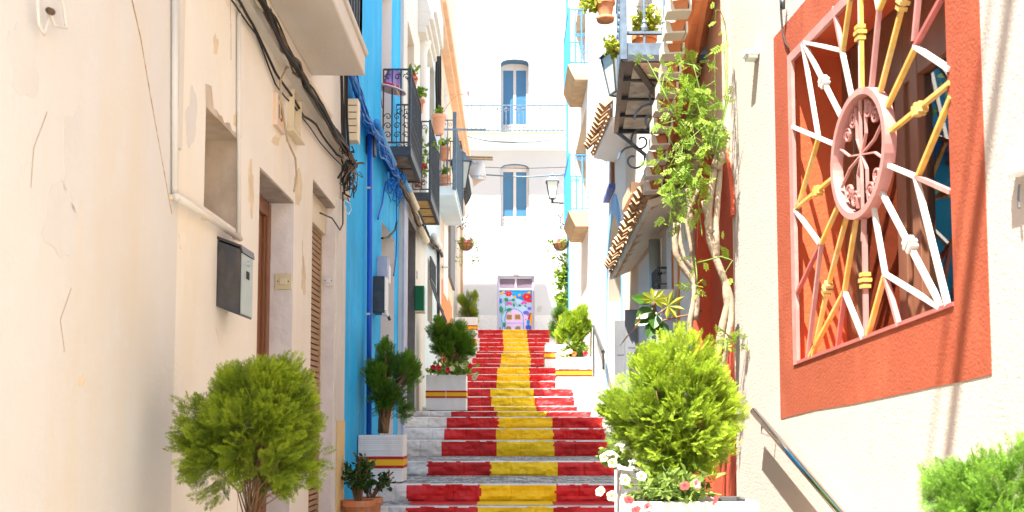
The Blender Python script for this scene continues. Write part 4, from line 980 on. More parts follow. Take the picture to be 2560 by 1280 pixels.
for sx in (-1,1):
    for sz in (-1,1):
        flatscroll((cu0+sx*ru*.28, cz0+sz*rz*.64), .042, -sx, -sz); flatscroll((cu0+sx*ru*.50, cz0+sz*rz*.45), .040, sx, sz)
        P = [W1.P(cu0, cz0, 0), W1.P(cu0+sx*ru*.16, cz0+sz*rz*.28, 0), W1.P(cu0+sx*ru*.16, cz0+sz*rz*.6, 0), W1.P(cu0+sx*ru*.20, cz0+sz*rz*.80, 0)]
        for a, b in zip(P, P[1:]): si.bar(a, b, .007, .014, up=W1.n)
        P = [W1.P(cu0, cz0, 0), W1.P(cu0+sx*ru*.45, cz0+sz*rz*.10, 0), W1.P(cu0+sx*ru*.80, cz0+sz*rz*.32, 0)]
        for a, b in zip(P, P[1:]): si.bar(a, b, .007, .014, up=W1.n)
for sz in (-1,1): si.bar(W1.P(cu0,cz0,.004), W1.P(cu0,cz0+sz*rz*.86,.004), .007, .014, up=W1.n)
si.build('scrollwork', M['grillp'], grl)
fr = MB()     # flat frame
a = w1(190,285); b_ = w1(240,285); uf0, uf1 = u_hi, u_hi - .062
def fq(P, m=0): fr.prism([W1.P(u,z,.010) for u,z in P], W1.n*-.02, m)
fq([(uf0,bot(uf0)),(uf1,bot(uf1)),(uf1,top(uf1)),(uf0,top(uf0))])
fq([(uf1,top(uf1)),(u_lo,top(u_lo)),(u_lo,top(u_lo)-.05),(uf1,top(uf1)-.05)]); 
fq([(uf1,bot(uf1)),(u_lo,bot(u_lo)),(u_lo,bot(u_lo)+.016),(uf1,bot(uf1)+.016)], 1)
fr.build('frame', [M['grillp'], M['grillr']], grl)

# small white lamp box, cable fitting, hinge, handrail
a, z1_ = W1.uz(1888,136); b, z0_ = W1.uz(1860,184); mb = MB(); mb.wbox(W1, a-.10, a, z0_, z1_, 0, .085); o = mb.build('wall_light', M['plastw']); bevel(o,.006); tag(o, 'small white wall light left of the red framed window', 'wall light')
mb = MB(); mb.wbox(W1, a-.09, a-.01, z0_-.02, z0_, .01, .07); mb.build('lens', M['glassl'], o)
mb = MB(); P = [W1.hit(x,y,.012) for x,y in ((1950,-20),(1952,30),(1955,70),(1962,105),(1972,122))]; mb.tube(P, .005, 6); mb.tube([W1.hit(1957,-5,.03), W1.hit(1957,22,.03)], .014, 8, 1)
o = mb.build('cable_and_clip', [M['cable'], M['zinc']], smooth=True); tag(o, 'black cable entering the top corner of the red window surround', 'cable')
a, z1_ = W1.uz(2548,380); b, z0_ = W1.uz(2548,445); mb = MB(); mb.wbox(W1, a-.12, a, z0_, z1_, 0, .05); o = mb.build('shutter_hinge', M['plastw']); bevel(o,.005)
mb.v = []; tag(o, 'white shutter hinge box at the right edge on the stucco wall', 'hinge')
mb = MB(); mb.tube([W1.hit(2549,460,.02), W1.hit(2546,500,.02), W1.hit(2548,520,.03)], .004, 5); mb.build('hook', M['zinc'], o)
hl = MB(); p0 = W1.hit(1884,1028,.085); p1 = W1.hit(2104,1284,.085); dd = p1-p0; hl.tube([p0, p0+dd*.5, p1, p1+dd*1.2], .0215, 20)
o = hl.build('handrail', M['chrome'], None, smooth=True, origin=p0); tag(o, 'polished chrome handrail sloping down the stucco wall', 'handrail')
bk = MB()
for k in (.12, 1.0, 1.9):
    p = p0+dd*k; bk.tube([p, p+Vector((0,0,-.07)), p+Vector((0,0,-.085)) - W1.n*.03, p+Vector((0,0,-.085)) - W1.n*.083], .007, 8)
bk.build('bracket', M['chrome'], o, smooth=True)

# ---- second house: arch, vine wall, tile canopies
uq = lambda px: W2.uz(px, 900)[0]
X2 = house('tiled_canopy_house', W2.P(3,0,floor_at(9)), 'cream house with clay tile canopies, a red arched recess and an iron balcony')
ar = (0.02, uq(1746), .2, 3.62); dn = (uq(1703), uq(1690), .6, 3.20); dn = (min(dn[:2]), max(dn[:2]), .6, 3.2)
wa = (uq(1672), uq(1658), 1.1, 3.1); wb = (uq(1600), uq(1566), 1.35, 2.9)
def so(h): return (min(h[0],h[1]), max(h[0],h[1]), h[2], h[3])
u4 = uq(1568)
bdw = (uq(1640), uq(1600), 4.45, 6.6)
mb = MB(); panel(mb, W2, 0, u4, -.01, 8.2, [(*so(ar), .62, .11, 1, True), (*dn,0,.3,2), (*so(wa),0,.2,2), (*so(wb),0,.2,2), (*so(bdw),0,.25,2)]); body(mb, W2, 0, u4, -.01, 8.2)
mb.build('wall', [M['peachl'], M['redarch'], M['white']], X2)
mb = MB()   # white lower wall skin between arch and canopy end
for (a,b) in ((ar[1]+.10, dn[0]-.0), (dn[1]+.0, so(wa)[0]), (so(wa)[1], so(wb)[0]), (so(wb)[1], u4)):
    mb.wbox(W2, a, b, .5, 3.46, 0, .012)
mb.build('render_skin', M['white'], X2)
mb = MB()   # arched red surround
n = 16; a, b, c, e = so(ar); t = .05
mb.wbox(W2, b, b+.09, .2, e-.62, 0, .03)
for k in range(n):
    f = lambda q_, s_: W2.P((a+b)/2 + ((b-a)/2+s_)*math.cos(q_), e-.62 + (.62+s_)*math.sin(q_), .03)
    q0, q1 = math.pi*k/n, math.pi*(k+1)/n
    mb.prism([f(q0,0), f(q1,0), f(q1,.09), f(q0,.09)], W2.n*-.0295)
mb.build('arch_surround', M['redarch'], X2)
mb = MB(); mb.wbox(W2, dn[0]+.01, dn[1]-.01, .6, 3.19, -.28, -.24); o = mb.build('door', M['wood'], X2)
mb = MB(); mb.wbox(W2, dn[0]-.05, dn[0], .6, 3.2, .012, .03); mb.wbox(W2, dn[1], dn[1]+.03, .6, 3.2, .012, .03)
mb.build('door_frame', mat('orange_brown_tiles', (.50,.17,.03), var=.15, rough=.3, spec=.5), X2)
mb = MB(); h_ = so(wa); mb.wbox(W2, *h_, -.18, -.15); h_ = so(wb); mb.wbox(W2, *h_, -.18, -.15); mb.build('window', M['greysh'], X2)
mb = MB(); h_ = so(wa)
for k in range(9): mb.bar(W2.P(h_[0]+(h_[1]-h_[0])*k/8, h_[2], .10), W2.P(h_[0]+(h_[1]-h_[0])*k/8, h_[3], .10), .014)
for k in range(14):
    z = h_[2] + (h_[3]-h_[2])*k/13; mb.bar(W2.P(h_[0], z, .10), W2.P(h_[1], z, .10), .012); mb.bar(W2.P(h_[0], z, .0), W2.P(h_[0], z, .10), .012)
for z in (h_[2], h_[3]):
    for u_ in (h_[0], h_[1]): mb.bar(W2.P(u_, z, 0), W2.P(u_, z, .1), .02)
mb.build('window_grille', M['iron'], X2)
for (x, t_) in ((1598,.45),(1568,.5)):
    u_ = uq(x); mb = MB(); mb.wbox(W2, u_, u_+.05, 1.3, 2.95, .012, .16)
    for k in range(3): mb.wbox(W2, u_-.004, u_, 1.6+k*.45, 1.95+k*.45, .04, .13)
    mb.build('shutter', M['greysh'], X2)
# grey downpipe
mb = MB(); u_ = uq(1656); mb.tube([W2.P(u_,.8,.07), W2.P(u_,3.45,.07)], .055, 14); o = mb.build('drainpipe', M['zincl'], None, smooth=True); tag(o, 'wide grey drainpipe under the clay tile canopy', 'drainpipe')
# meter cabinet with scalloped cap
mb = MB(); u_ = uq(1678); zc = PX(1665,735,9.2).z; mb.wbox(W2, u_-.3, u_, zc-.75, zc-.06, .012, .14, 0); o = mb.build('meter_cabinet', M['lav']); bevel(o,.006); tag(o, 'pale grey meter cabinet with a scalloped white cap', 'meter cabinet')
mb = MB(); mb.wbox(W2, u_-.34, u_+.04, zc-.04, zc+.02, .012, .20)
for k in range(6): mb.lathe(W2.P(u_-.34, zc-.04, .03+.03*k), [(.001,0),(.014,0),(.014,-.015),(.008,-.022)], 8)
mb.build('cap', M['white'], o)

# ---- tile canopies
def tile_run(root, A, B, inA, inB, sp, r, thick, name='tiles', under=.12, up=Vector((0,0,1)), mt=None, mu=None):
    """barrel tiles whose ends show along the outer line A->B; inA/inB is the wall line"""
    A, B, inA, inB = map(Vector, (A, B, inA, inB)); L0 = (B-A).length; n = max(2, int(L0/sp)); mb = MB()
    for k in range(n):
        t = (k+.5)/n; o_ = A.lerp(B, t); i_ = inA.lerp(inB, t); ax = (i_-o_); ax = ax.normalized(); along = (B-A).normalized(); nrm = ax.cross(along); nrm = nrm if nrm.z > 0 else -nrm; nrm.normalize()
        o_ = o_ + Vector((random.uniform(-.012,.012),0,random.uniform(-.006,.006)))
        length = (inA.lerp(inB,t) - o_).length
        for lay_, (rr, lift, m_) in enumerate(((r, .03, 0), (r*.9, -.02, 0))):
            ctr = o_ + along*(0 if lay_ == 0 else sp*.5) + nrm*lift; ns = 7; ring = []
            for (rad) in (rr, rr-thick):
                for j in range(ns+1):
                    a = math.pi*j/ns; ring.append(along*(math.cos(a)*rad) + nrm*(math.sin(a)*rad*(1 if lay_ == 0 else -.75)))
            b0 = len(mb.v)
            for e_ in (Vector((0,0,0)), ax*min(length,.5 if lay_ else .45)): mb.v += [ctr + e_ + w for w in ring]
            N = 2*(ns+1)
            for j in range(ns):
                mb.f.append((b0+j, b0+j+1, b0+N+j+1, b0+N+j)); mb.f.append((b0+ns+1+j, b0+ns+1+j+1, b0+N+ns+1+j+1, b0+N+ns+1+j)); mb.f.append((b0+j, b0+j+1, b0+ns+1+j+1, b0+ns+1+j)); mb.m += [0,0,1]
    return mb.build(name, mt or [M['tile'], M['tile']], root)
# E1a raking canopy by the vine
A0, A1 = PX(1680,-60,6.25), PX(1607,490,8.3); I0, I1 = PX(1803,-60,7.0), PX(1690,520,9.1)
A0x = A0
def slabq(a, b, c, d, t, name, m, root, lift=Vector((0,0,1))):
    mb = MB(); mb.prism([a,b,c,d], lift*t); return mb.build(name, m, root)
inr = lambda o_, i_, k: Vector(o_).lerp(Vector(i_), k)
so1 = slabq(inr(A0,I0,.2), inr(A1,I1,.2), I1, I0, .05, 'soffit', M['tileu'], X2)
# joints of the flat clay soffit tiles: ribs
mb = MB()
for k in range(1,12):
    t = k/12; mb.bar(inr(inr(A0,I0,.18), inr(A1,I1,.18), t)+Vector((0,0,-.006)), inr(I0,I1,t)+Vector((0,0,-.006)), .012, .010)
for s_ in (.45,.72): mb.bar(inr(A0,I0,s_)+Vector((0,0,-.012)), inr(A1,I1,s_)+Vector((0,0,-.012)), .045, .03)
mb.build('soffit_ribs', M['tileu'], X2)
mb = MB(); mc = MB(); nt_ = 12
for k in range(nt_):   # square clay tile ends stepping down, each bedded in pale mortar
    t = (k+.5)/nt_; p = A0.lerp(A1,t); stp = (A1.z-A0.z)/nt_; j = random.uniform(-.012,.012); w_ = .105+random.uniform(-.008,.008)
    mb.prism([(p.x+.02+j,p.y-.06,p.z-.02),(p.x+.02+w_,p.y-.06,p.z-.015),(p.x+.02+w_,p.y-.06,p.z+.05),(p.x+.03+j,p.y-.06,p.z+.045)], (0,.15,0))
    mc.prism([(p.x+j,p.y-.075,p.z-.036),(p.x+w_+.03,p.y-.075,p.z-.03),(p.x+w_+.03,p.y-.075,p.z-.018),(p.x+.05+j,p.y-.075,p.z-.022),(p.x+.03+j,p.y-.075,p.z+.045),(p.x+j,p.y-.075,p.z+.05)], (0,.15,0))
    mc.box(p.x+.135, p.x+.15, p.y-.07, p.y+.07, p.z-.03, p.z+.05)
o = mb.build('verge_tiles', M['tileu'], X2); bevel(o,.004); o = mc.build('mortar_bed', M['cement'], X2)
# E1b level canopy beyond
zc1 = A1.z; B0, B1 = A1.copy(), PX(1521,680,12.3); J0, J1 = PX(1644,578,10.05)*1, PX(1548,712,13.6)
J0 = W2.P(8.35-6.67, B0.z+.05, 0); J1 = W2.P(12.4-6.67, B1.z+.05, 0)
slabq(inr(B0,J0,.12)+Vector((0,0,-.1)), inr(B1,J1,.12)+Vector((0,0,-.1)), J1+Vector((0,0,-.02)), J0+Vector((0,0,-.02)), .06, 'canopy_slab', M['beige'], X2)
tile_run(X2, B0, B1, J0+Vector((0,0,.18)), J1+Vector((0,0,.18)), .20, .078, .014, name='eave_tiles')
tile_run(X2, B0+Vector((.05,0,-.05)), B1+Vector((.05,0,-.05)), J0+Vector((0,0,.1)), J1+Vector((0,0,.1)), .10, .04, .01, name='under_tiles')
slabq(B1+Vector((.02,-.02,-.1)), B1+Vector((.02,.05,-.1)), J1+Vector((0,.05,.15)), J1+Vector((0,-.02,.15)), .1, 'canopy_end', M['white'], X2)
# ---- iron balcony on the second house
zb_ = 4.42; bo = [PX(1561,125,7.5), PX(1551,312,9.35)]
xo0, xo1 = bo[0].x, bo[1].x
mb = MB(); Yb0, Yb1 = 7.5, 9.4
def bq(x0, y0, x1, y1, z0, z1, m=0): mb.box(min(x0,x1), max(x0,x1), y0, y1, z0, z1, m)
P4 = [(.85,Yb0),(1.49,Yb0),(1.49,Yb1),(1.0,Yb1)]
mb.hexa([(.85,Yb0,zb_),(1.49,Yb0,zb_),(1.49,Yb1,zb_),(1.0,Yb1,zb_),(.85,Yb0,zb_+.09),(1.49,Yb0,zb_+.09),(1.49,Yb1,zb_+.09),(1.0,Yb1,zb_+.09)])
for (p, q) in (((.85,Yb0),(1.49,Yb0)),((.85,Yb0),(1.0,Yb1)),((1.0,Yb1),(1.49,Yb1))): mb.bar((p[0],p[1],zb_-.01), (q[0],q[1],zb_-.01), .04, .05)
for k in range(1,4):
    t = k/4; mb.bar((.85+.15*t,Yb0+1.9*t,zb_-.01), (1.49,Yb0+1.9*t,zb_-.01), .03, .03)
mb.bar((.93,Yb0+.02,zb_-.02), (1.3,Yb0+1.0,zb_-.02), .05, .02)
b_ = mb.build('balcony', M['iron'], X2); b_['label'] = 'dark iron balcony with glazed panels underneath'
mb = MB(); mb.hexa([(.95,Yb0+.05,zb_-.006),(1.25,Yb0+.05,zb_-.006),(1.28,Yb1-.06,zb_-.006),(1.06,Yb1-.06,zb_-.006),(.95,Yb0+.05,zb_-.001),(1.25,Yb0+.05,zb_-.001),(1.28,Yb1-.06,zb_-.001),(1.06,Yb1-.06,zb_-.001)])
mb.build('underside_panels', mat('worn_glazed_panels', (.66,.65,.56), var=.25, vs=9, bump=.004, bs=30, dirt=(.16,.12,.08), damt=.6, ss=5), b_)
mb = MB(); mb.prism([(.855,Yb0-.012,zb_-.03),(1.5,Yb0-.012,zb_-.03),(1.5,Yb0-.012,zb_+.11),(.855,Yb0-.012,zb_+.11)], (0,.010,0)); mb.build('fascia', M['irong'], b_)
mb = MB()
for zz in (zb_+.20, zb_+1.15):
    for (p, q) in (((.87,Yb0+.02),(1.49,Yb0+.02)),((.87,Yb0+.02),(1.02,Yb1-.02))): mb.bar((*p,zz), (*q,zz), .035, .02)
pl_ = [(.87+.155*k, Yb0+.02) for k in range(5)] + [(.87+.15*k/12, Yb0+.02+1.86*k/12) for k in range(1,13)]
for (x,y) in pl_:
    mb.tube([(x,y,zb_+.09),(x,y,zb_+1.15)], .011, 8)
    mb.lathe((x,y,zb_+.2), [(.011,.0),(.022,.015),(.026,.04),(.018,.07),(.022,.085),(.012,.11)], 10)
    mb.lathe((x,y,zb_+.7), [(.011,.0),(.022,.015),(.026,.04),(.018,.07),(.022,.085),(.012,.11)], 10)
mb.bar((.86,Yb0,zb_-.02),(.86,Yb0,zb_+1.25), .05)
mb.build('railing', M['irong'], b_, smooth=False)
for yy in (Yb0+.5, Yb1-.15):
    mb = MB(); scroll(mb, (1.22,yy,zb_-.15), .13, Vector((1,0,0)), Vector((0,0,1)), 1.4, .010, nt=6); scroll(mb, (1.15,yy,zb_-.33), .15, Vector((-1,0,0)), Vector((0,0,1)), 1.3, .010, nt=6)
    mb.build('scroll_bracket', M['irong'], b_)
mb = MB(); mb.bar((1.0,Yb1,zb_-.01),(1.49,Yb1,zb_-.42), .03); mb.build('strut', M['irong'], b_)
# window with yellow sill further along
mb = MB(); a = uq(1612); mb.wbox(W2, a-.0, a+.9, ZZ(W2,1600,500), ZZ(W2,1600,470), 0, .14); mb.build('window_sill', M['cornice'], X2)

# ---- third: white house with the blue arch
u5 = uq(1482)
h7 = house('blue_arch_house', W2.P((u4+u5)/2,0,floor_at(15)), 'white house with a sky blue painted arch and small tile canopy')
aa, ab = uq(1557), uq(1521); za_ = ZZ(W2,1538,533)
tw = (uq(1541), uq(1528), 5.0, 5.85)
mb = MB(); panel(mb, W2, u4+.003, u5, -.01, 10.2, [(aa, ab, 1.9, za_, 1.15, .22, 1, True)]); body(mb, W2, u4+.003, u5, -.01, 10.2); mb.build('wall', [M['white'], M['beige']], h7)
mb = MB(); n = 20; t = .13; zs = za_-1.15
for s_ in (-1,1):
    uu = (aa if s_ < 0 else ab); mb.wbox(W2, min(uu,uu+s_*t), max(uu,uu+s_*t), 1.9, zs, 0, .02)
for k in range(n):
    q0, q1 = math.pi*k/n, math.pi*(k+1)/n
    f = lambda q_, s_: W2.P((aa+ab)/2 + ((ab-aa)/2+s_)*math.cos(q_), zs + (1.15+s_*2.3)*math.sin(q_), .02)
    mb.prism([f(q0,0), f(q1,0), f(q1,t), f(q0,t)], W2.n*-.0195)
mb.build('arch_surround', M['bluet'], h7)
# tiled canopy
C0, C1 = PX(1519,270,11.6), PX(1472,381,14.3); K0, K1 = W2.P(11.7-6.67+.0, C0.z+.35, 0), W2.P(14.3-6.67, C1.z+.35, 0)
tile_run(h7, C0, C1, K0, K1, .24, .10, .016, name='canopy_tiles')
slabq(inr(C0,K0,.2)+Vector((0,0,-.16)), inr(C1,K1,.2)+Vector((0,0,-.16)), K1+Vector((0,0,-.5)), K0+Vector((0,0,-.5)), .3, 'canopy_corbel', M['white'], h7)
mb = MB(); a = uq(1540); zq = ZZ(W2,1535,470); mb.wbox(W2, a, a+.8, zq, ZZ(W2,1535,360), 0, .05, 0); mb.wbox(W2, a-.08, a+.88, zq-.05, zq+.02, 0, .09, 1); mb.wbox(W2, a-.08, a+.88, ZZ(W2,1535,366), ZZ(W2,1535,355), 0, .08, 1)
mb.wbox(W2, a+.12, a+.68, zq+.08, ZZ(W2,1535,372), .05, .056, 2)
mb.build('tile_shrine', [M['wood'], flat('cobalt_tile',(.10,.13,.36)), M['lav']], h7)

# ---- fourth: white house with blue trim and balconies
u6 = 19.9
h8 = house('blue_balcony_house', W2.P((u5+u6)/2,0,floor_at(22)), 'white house with bright blue balconies, last on the right before the end wall')
o1 = (uq(1470), uq(1458), 2.6, 4.8); o1 = so(o1); o2 = so((uq(1500), uq(1486), 3.6, 4.5))
bdd = [so((uq(1468), uq(1440), 5.7, 8.0)), so((uq(1468), uq(1440), 8.75, 11.0))]
mb = MB(); panel(mb, W2, u5+.003, u6, -.01, 13.4, [(*h_,0,.3,1) for h_ in bdd]); body(mb, W2, u5+.003, u6, -.01, 13.4); mb.build('wall', [M['white'], M['beige']], h8)
mb = MB(); a = uq(1424); mb.wbox(W2, a, u6-.01, 4.55, 13.3, 0, .03); mb.wbox(W2, a, u6-.01, 3.0, 4.0, 0, .03); mb.build('blue_corner_strip', M['bluer'], h8)
for k, (zs_, yn) in enumerate(((5.45, 19.2), (8.38, 19.2))):
    mb = MB(); xo = 1.165; ya, yb = yn, yn+1.75
    mb.prism([W2.P(ya-6.67, zs_+.30, 0), W2.P(ya-6.67, zs_+.30, .40), W2.P(ya-6.67, zs_+.2, .36), W2.P(ya-6.67, zs_+.08, .30), W2.P(ya-6.67, zs_, .26), W2.P(ya-6.67, zs_, 0)], W2.d*(yb-ya))
    b_ = mb.build('balcony', M['stone'], h8); b_['label'] = ['lower balcony with tan stone slab', 'upper balcony with tan stone slab'][k]
    mb = MB(); ba = W2.P(ya-6.67+.03,0,0); pts = [ba, W2.P(ya-6.67+.03,0,.37), W2.P(yb-6.67-.03,0,.37), W2.P(yb-6.67-.03,0,0)]
    railing(mb, pts, zs_+.3, zs_+1.42, sp=.115, r=.011, deco='full', rail=.04); 
    for p in pts[1:3]: corner(p, zs_+.3, zs_+1.45, mb, .045)
    for k2 in range(3): scroll(mb, (1.2+.1*k2, ya+.03, zs_+.9), .04, Vector((1,0,0)), Vector((0,0,1)), 1.3, .008)
    mb.build('railing', M['bluer'], b_)
    mb = MB(); mb.wbox(W2, *bdd[k], -.28, -.24); mb.build('balcony_door', M['wfr'], h8)
# arched small window recess next to lower balcony
mb = MB(); 
for (x,y0,y1) in ((1462,660,790),): pass
# low white side wall and rail by the blue arch
lr = MB(); a_, b2 = PX(1484,815,17.5), PX(1508,880,14.0); lr.tube([a_, b2], .03, 8); lr.bar(a_, (a_.x, a_.y, a_.z-.9), .03); lr.bar(b2, (b2.x,b2.y,b2.z-.25), .03)
o = lr.build('stair_rail', M['zinc'], smooth=False); tag(o, 'short grey stair rail beside the sunny white planter', 'handrail')

# ---- lamps
def lantern(base, s, wallpt, label, yaw=0, arm=True):
    root = empty('wall_lantern', base, label, 'street lamp', 'wall lanterns along the alley')
    b = Vector(base); mb = MB(); hh = .44*s
    def ring(r, z): return [b + Vector((r*math.cos(yaw+math.pi/4+k*math.pi/2), r*math.sin(yaw+math.pi/4+k*math.pi/2), z)) for k in range(4)]
    lo, hi = ring(.11*s, .12*s), ring(.21*s, .12*s+hh)
    for k in range(4): mb.bar(lo[k], hi[k], .018*s); mb.bar(lo[k], lo[(k+1)%4], .018*s); mb.bar(hi[k], hi[(k+1)%4], .022*s)
    mb.build('frame', M['iron'], root)
    g_ = MB(); l2, h2_ = ring(.105*s,.125*s), ring(.2*s,.115*s+hh); g_.hexa(l2+h2_); g_.build('glass', M['glassl'], root)
    r_ = MB(); h3_ = ring(.25*s,.12*s+hh); t3 = ring(.10*s,.12*s+hh+.13*s); r_.hexa(h3_+t3); t4 = ring(.07*s,.25*s+hh); r_.lathe(b+Vector((0,0,.25*s+hh)), [(.07*s,0),(.09*s,.03*s),(.06*s,.06*s),(.02*s,.09*s),(.001,.12*s)], 10); r_.build('roof', M['irong'], root)
    a_ = MB(); a_.tube([b, b+Vector((0,0,.12*s))], .035*s, 8)
    if arm:
        w = Vector(wallpt); a_.tube([b+Vector((0,0,.01)), Vector((w.x, w.y, b.z+.01))], .022*s, 8); a_.bar((w.x,w.y,b.z-.12), (w.x,w.y,b.z+.14), .05)
        m_ = (b+w)/2; scroll(a_, (m_.x, m_.y, b.z-.07), .07*s, Vector((1,0,0)), Vector((0,0,1)), 1.2, .01)
    a_.build('arm', M['iron'], root); return root
lb = PX(1381,508,25.5); lantern(lb, 1.0, (1.49, 25.5, lb.z), 'grey wall lantern on a long arm from the blue balcony house')
lb = PX(1152,492,21.7); lantern(lb, 1.35, (-1.49, 21.7, lb.z), 'black wall lantern behind the pale blue balcony, left of the banner', yaw=.1)
lb = PX(1548,262,10.8); lantern(lb, 1.0, (1.49, 10.8, lb.z), 'black wall lantern half hidden behind the dark iron balcony', yaw=.35)

# ---- overhead cables, banner, wooden rod
def span(name, pa, pb, sag, r, label, n=24, extra=0):
    mb = MB(); pa, pb = Vector(pa), Vector(pb)
    for s_ in range(1+extra):
        q = []
        for k in range(n+1):
            t = k/n; p = pa.lerp(pb, t); p.z -= sag*4*t*(1-t) ; p += noise.noise_vector(p*1.3+Vector((s_*9,0,0)))*.03*(1 if extra else .3); q.append(p)
        mb.tube(q, r, 6)
    o = mb.build(name, M['irong'] if extra else M['cable'], smooth=True); return tag(o, label, 'cable', 'cables strung across the end of the street')
span('overhead_cable', PX(1158,338,30), PX(1416,340,30), .22, .012, 'thick grey cable bundle sagging just under the far balcony', extra=3)
span('overhead_cable', PX(1205,437,26), PX(1412,437,26), .05, .017, 'black cable crossing in front of the lower balcony door', extra=1)
span('overhead_cable', PX(1210,418,28), PX(1414,418,28), .03, .008, 'thin cable crossing just above the lower balcony door panes')
mb = MB(); nx, nz = 14, 16; A = [PX(1156,388,22.6), PX(1209,399,22.6), PX(1216,448,22.6), PX(1177,444,22.6)]; L0 = []
g0 = len(mb.v)
cor = [(1156,388),(1209,397),(1216,449),(1180,446)]
for j in range(nz+1):
    for i in range(nx+1):
        s_, t_ = i/nx, j/nz
        px_ = (1-t_)*((1-s_)*cor[0][0]+s_*cor[1][0]) + t_*((1-s_)*cor[3][0]+s_*cor[2][0]) - 14*t_*(1-t_)*(1-s_)*.8; py_ = (1-t_)*((1-s_)*cor[0][1]+s_*cor[1][1]) + t_*((1-s_)*cor[3][1]+s_*cor[2][1]) + 5*math.sin(math.pi*s_)*(1-t_)*.6
        mb.v.append(PX(px_, py_, 22.6 + .12*math.sin(s_*5+t_*3)))
for j in range(nz):
    for i in range(nx): k = g0+j*(nx+1)+i; mb.f.append((k,k+1,k+nx+2,k+nx+1)); mb.m.append(0)
cl = mb.build('banner', M['cloth'], smooth=True, fixn=False); so_ = cl.modifiers.new('thick','SOLIDIFY'); so_.thickness = .006; tag(cl, 'white cloth banner with blue writing blowing out from the left balconies', 'banner')
mb = MB(); mb.prism([PX(1180,446,22.62), PX(1216,449,22.62), PX(1198,457,22.55), PX(1184,468,22.5)], (0,.006,0)); mb.build('folded_corner', M['peachl'], cl)
mb = MB()      # blurred handwriting strokes on the banner
def stroke(P, w=.006):
    q = [PX(x,y,22.44) for x,y in P]
    for a, b in zip(q, q[1:]): mb.bar(a, b, w, .002, up=(0,1,0))
for P in ([(1171,411),(1173,405),(1175,411)],[(1177,410),(1177.5,407)],[(1181,411),(1182,403),(1184,411)],[(1185,411),(1187,407),(1189,411)],[(1191,411),(1192,404)],[(1195,411),(1195,405)],
          [(1180,439),(1182,441),(1184,438)],[(1186,438),(1189,442),(1191,437)],[(1193,438),(1194,444),(1197,438)],[(1199,441),(1202,438),(1204,443)],[(1206,439),(1209,443),(1211,438)],[(1212,440),(1214,445)],[(1164,402),(1168,403)],[(1165,408),(1169,409)]): stroke(P, .012)
mb.build('writing', flat('blue_ink',(.18,.26,.42)), cl)
mb = MB(); a_, b2 = PX(1140,393,22.3), PX(1232,396,22.3); mb.bar(a_+Vector((0,0,.02)), b2+Vector((0,0,.02)), .03, .03); mb.bar(a_+Vector((0,0,-.035)), b2+Vector((0,0,-.035)), .03, .02)
for k in range(30): p = a_.lerp(b2, (k+.5)/30); mb.bar(p+Vector((0,0,-.03)), p+Vector((0,0,.02)), .012)
o = mb.build('carved_rod', M['bamboo']); tag(o, 'brown carved wooden rod sticking out over the white banner', 'rod')
mb = MB(); a_, b2 = PX(1108,324,17.6), PX(1215,324,18.3); mb.bar(a_, b2, .03, .03)
for k in range(24): p = a_.lerp(b2, (k+.5)/24); scroll(mb, p, .028, (b2-a_).normalized(), Vector((0,0,1)), 1, .004, n=6)
o = mb.build('iron_arm', M['irong']); tag(o, 'grey openwork iron arm reaching out beside the hanging terracotta pot', 'bracket')
# dangling cable outside the frame, whose shadow falls on the window wall
P1 = W1.hit(2530,-40,0); P2 = W1.hit(2368,1150,0); t1 = 2.2
q = [P1 - Vector((.7,1,-2.5))*t1 + Vector((0,0,.4)), P1 - Vector((.7,1,-2.5))*t1, (P1+P2)/2 - Vector((.7,1,-2.5))*t1 + Vector((0,.02,0)), P2 - Vector((.7,1,-2.5))*t1]
mb = MB(); mb.tube(q, .034, 8); mb.tube([q[0], (-1.43, q[0].y-.5, q[0].z+.6)], .012, 6)
o = mb.build('dangling_cable', M['cable'], smooth=True); tag(o, 'cable hanging down over the street from the left roof, above the picture', 'cable')
# ================= PLANTS =================
def frond_template(n_side=9, n_leaf=4, ang=42):
    """flat scale-leaved spray in local x (side) / z (axis), unit length; returns quads, tip values"""
    V = []; T = []
    def dia(p, d, L, w, tip0, tip1):
        d = np.array(d)/np.linalg.norm(d); s = np.array([d[1], -d[0]])
        P = [p, p + d*L*.45 + s*w, p + d*L, p + d*L*.45 - s*w]
        for k, q in enumerate(P): V.append((q[0], 0.03*math.sin(q[0]*9)+rng.normal(0,.012), q[1])); T.append(tip0 if k == 0 else tip1)
    dia(np.array([0,0.]), (0,1), 1.0, .011, .0, .9)
    for i in range(n_side):
        t = .12 + .83*i/n_side; s = 1 if i % 2 else -1; a = R(ang)
        L = .50*(1-t)**.6 + .08; d = np.array([s*math.sin(a), math.cos(a)]); p0 = np.array([0,t])
        dia(p0, d, L, .012, t*.5, .3+t*.7)
        for j in range(n_leaf):
            u = .2 + .75*j/n_leaf; p = p0 + d*L*u
            for s2 in (-1,1):
                a2 = s*a + s2*R(38); dia(p, (math.sin(a2), math.cos(a2)), .17*(1-u*.5)+.04, .015, t*.5+.2*u, .35+t*.5+.2*u)
    return np.array(V), np.array(T)
FT = [frond_template(8,4) for _ in range(3)]; FTS = [frond_template(6,2,45) for _ in range(3)]
def orient(axis, roll, n):
    """frames: z=axis, x=random side"""
    z = axis/np.linalg.norm(axis,axis=1,keepdims=True); r = rng.normal(size=(n,3)); x = np.cross(r, z); x /= np.linalg.norm(x,axis=1,keepdims=True); y = np.cross(z,x); return x,y,z
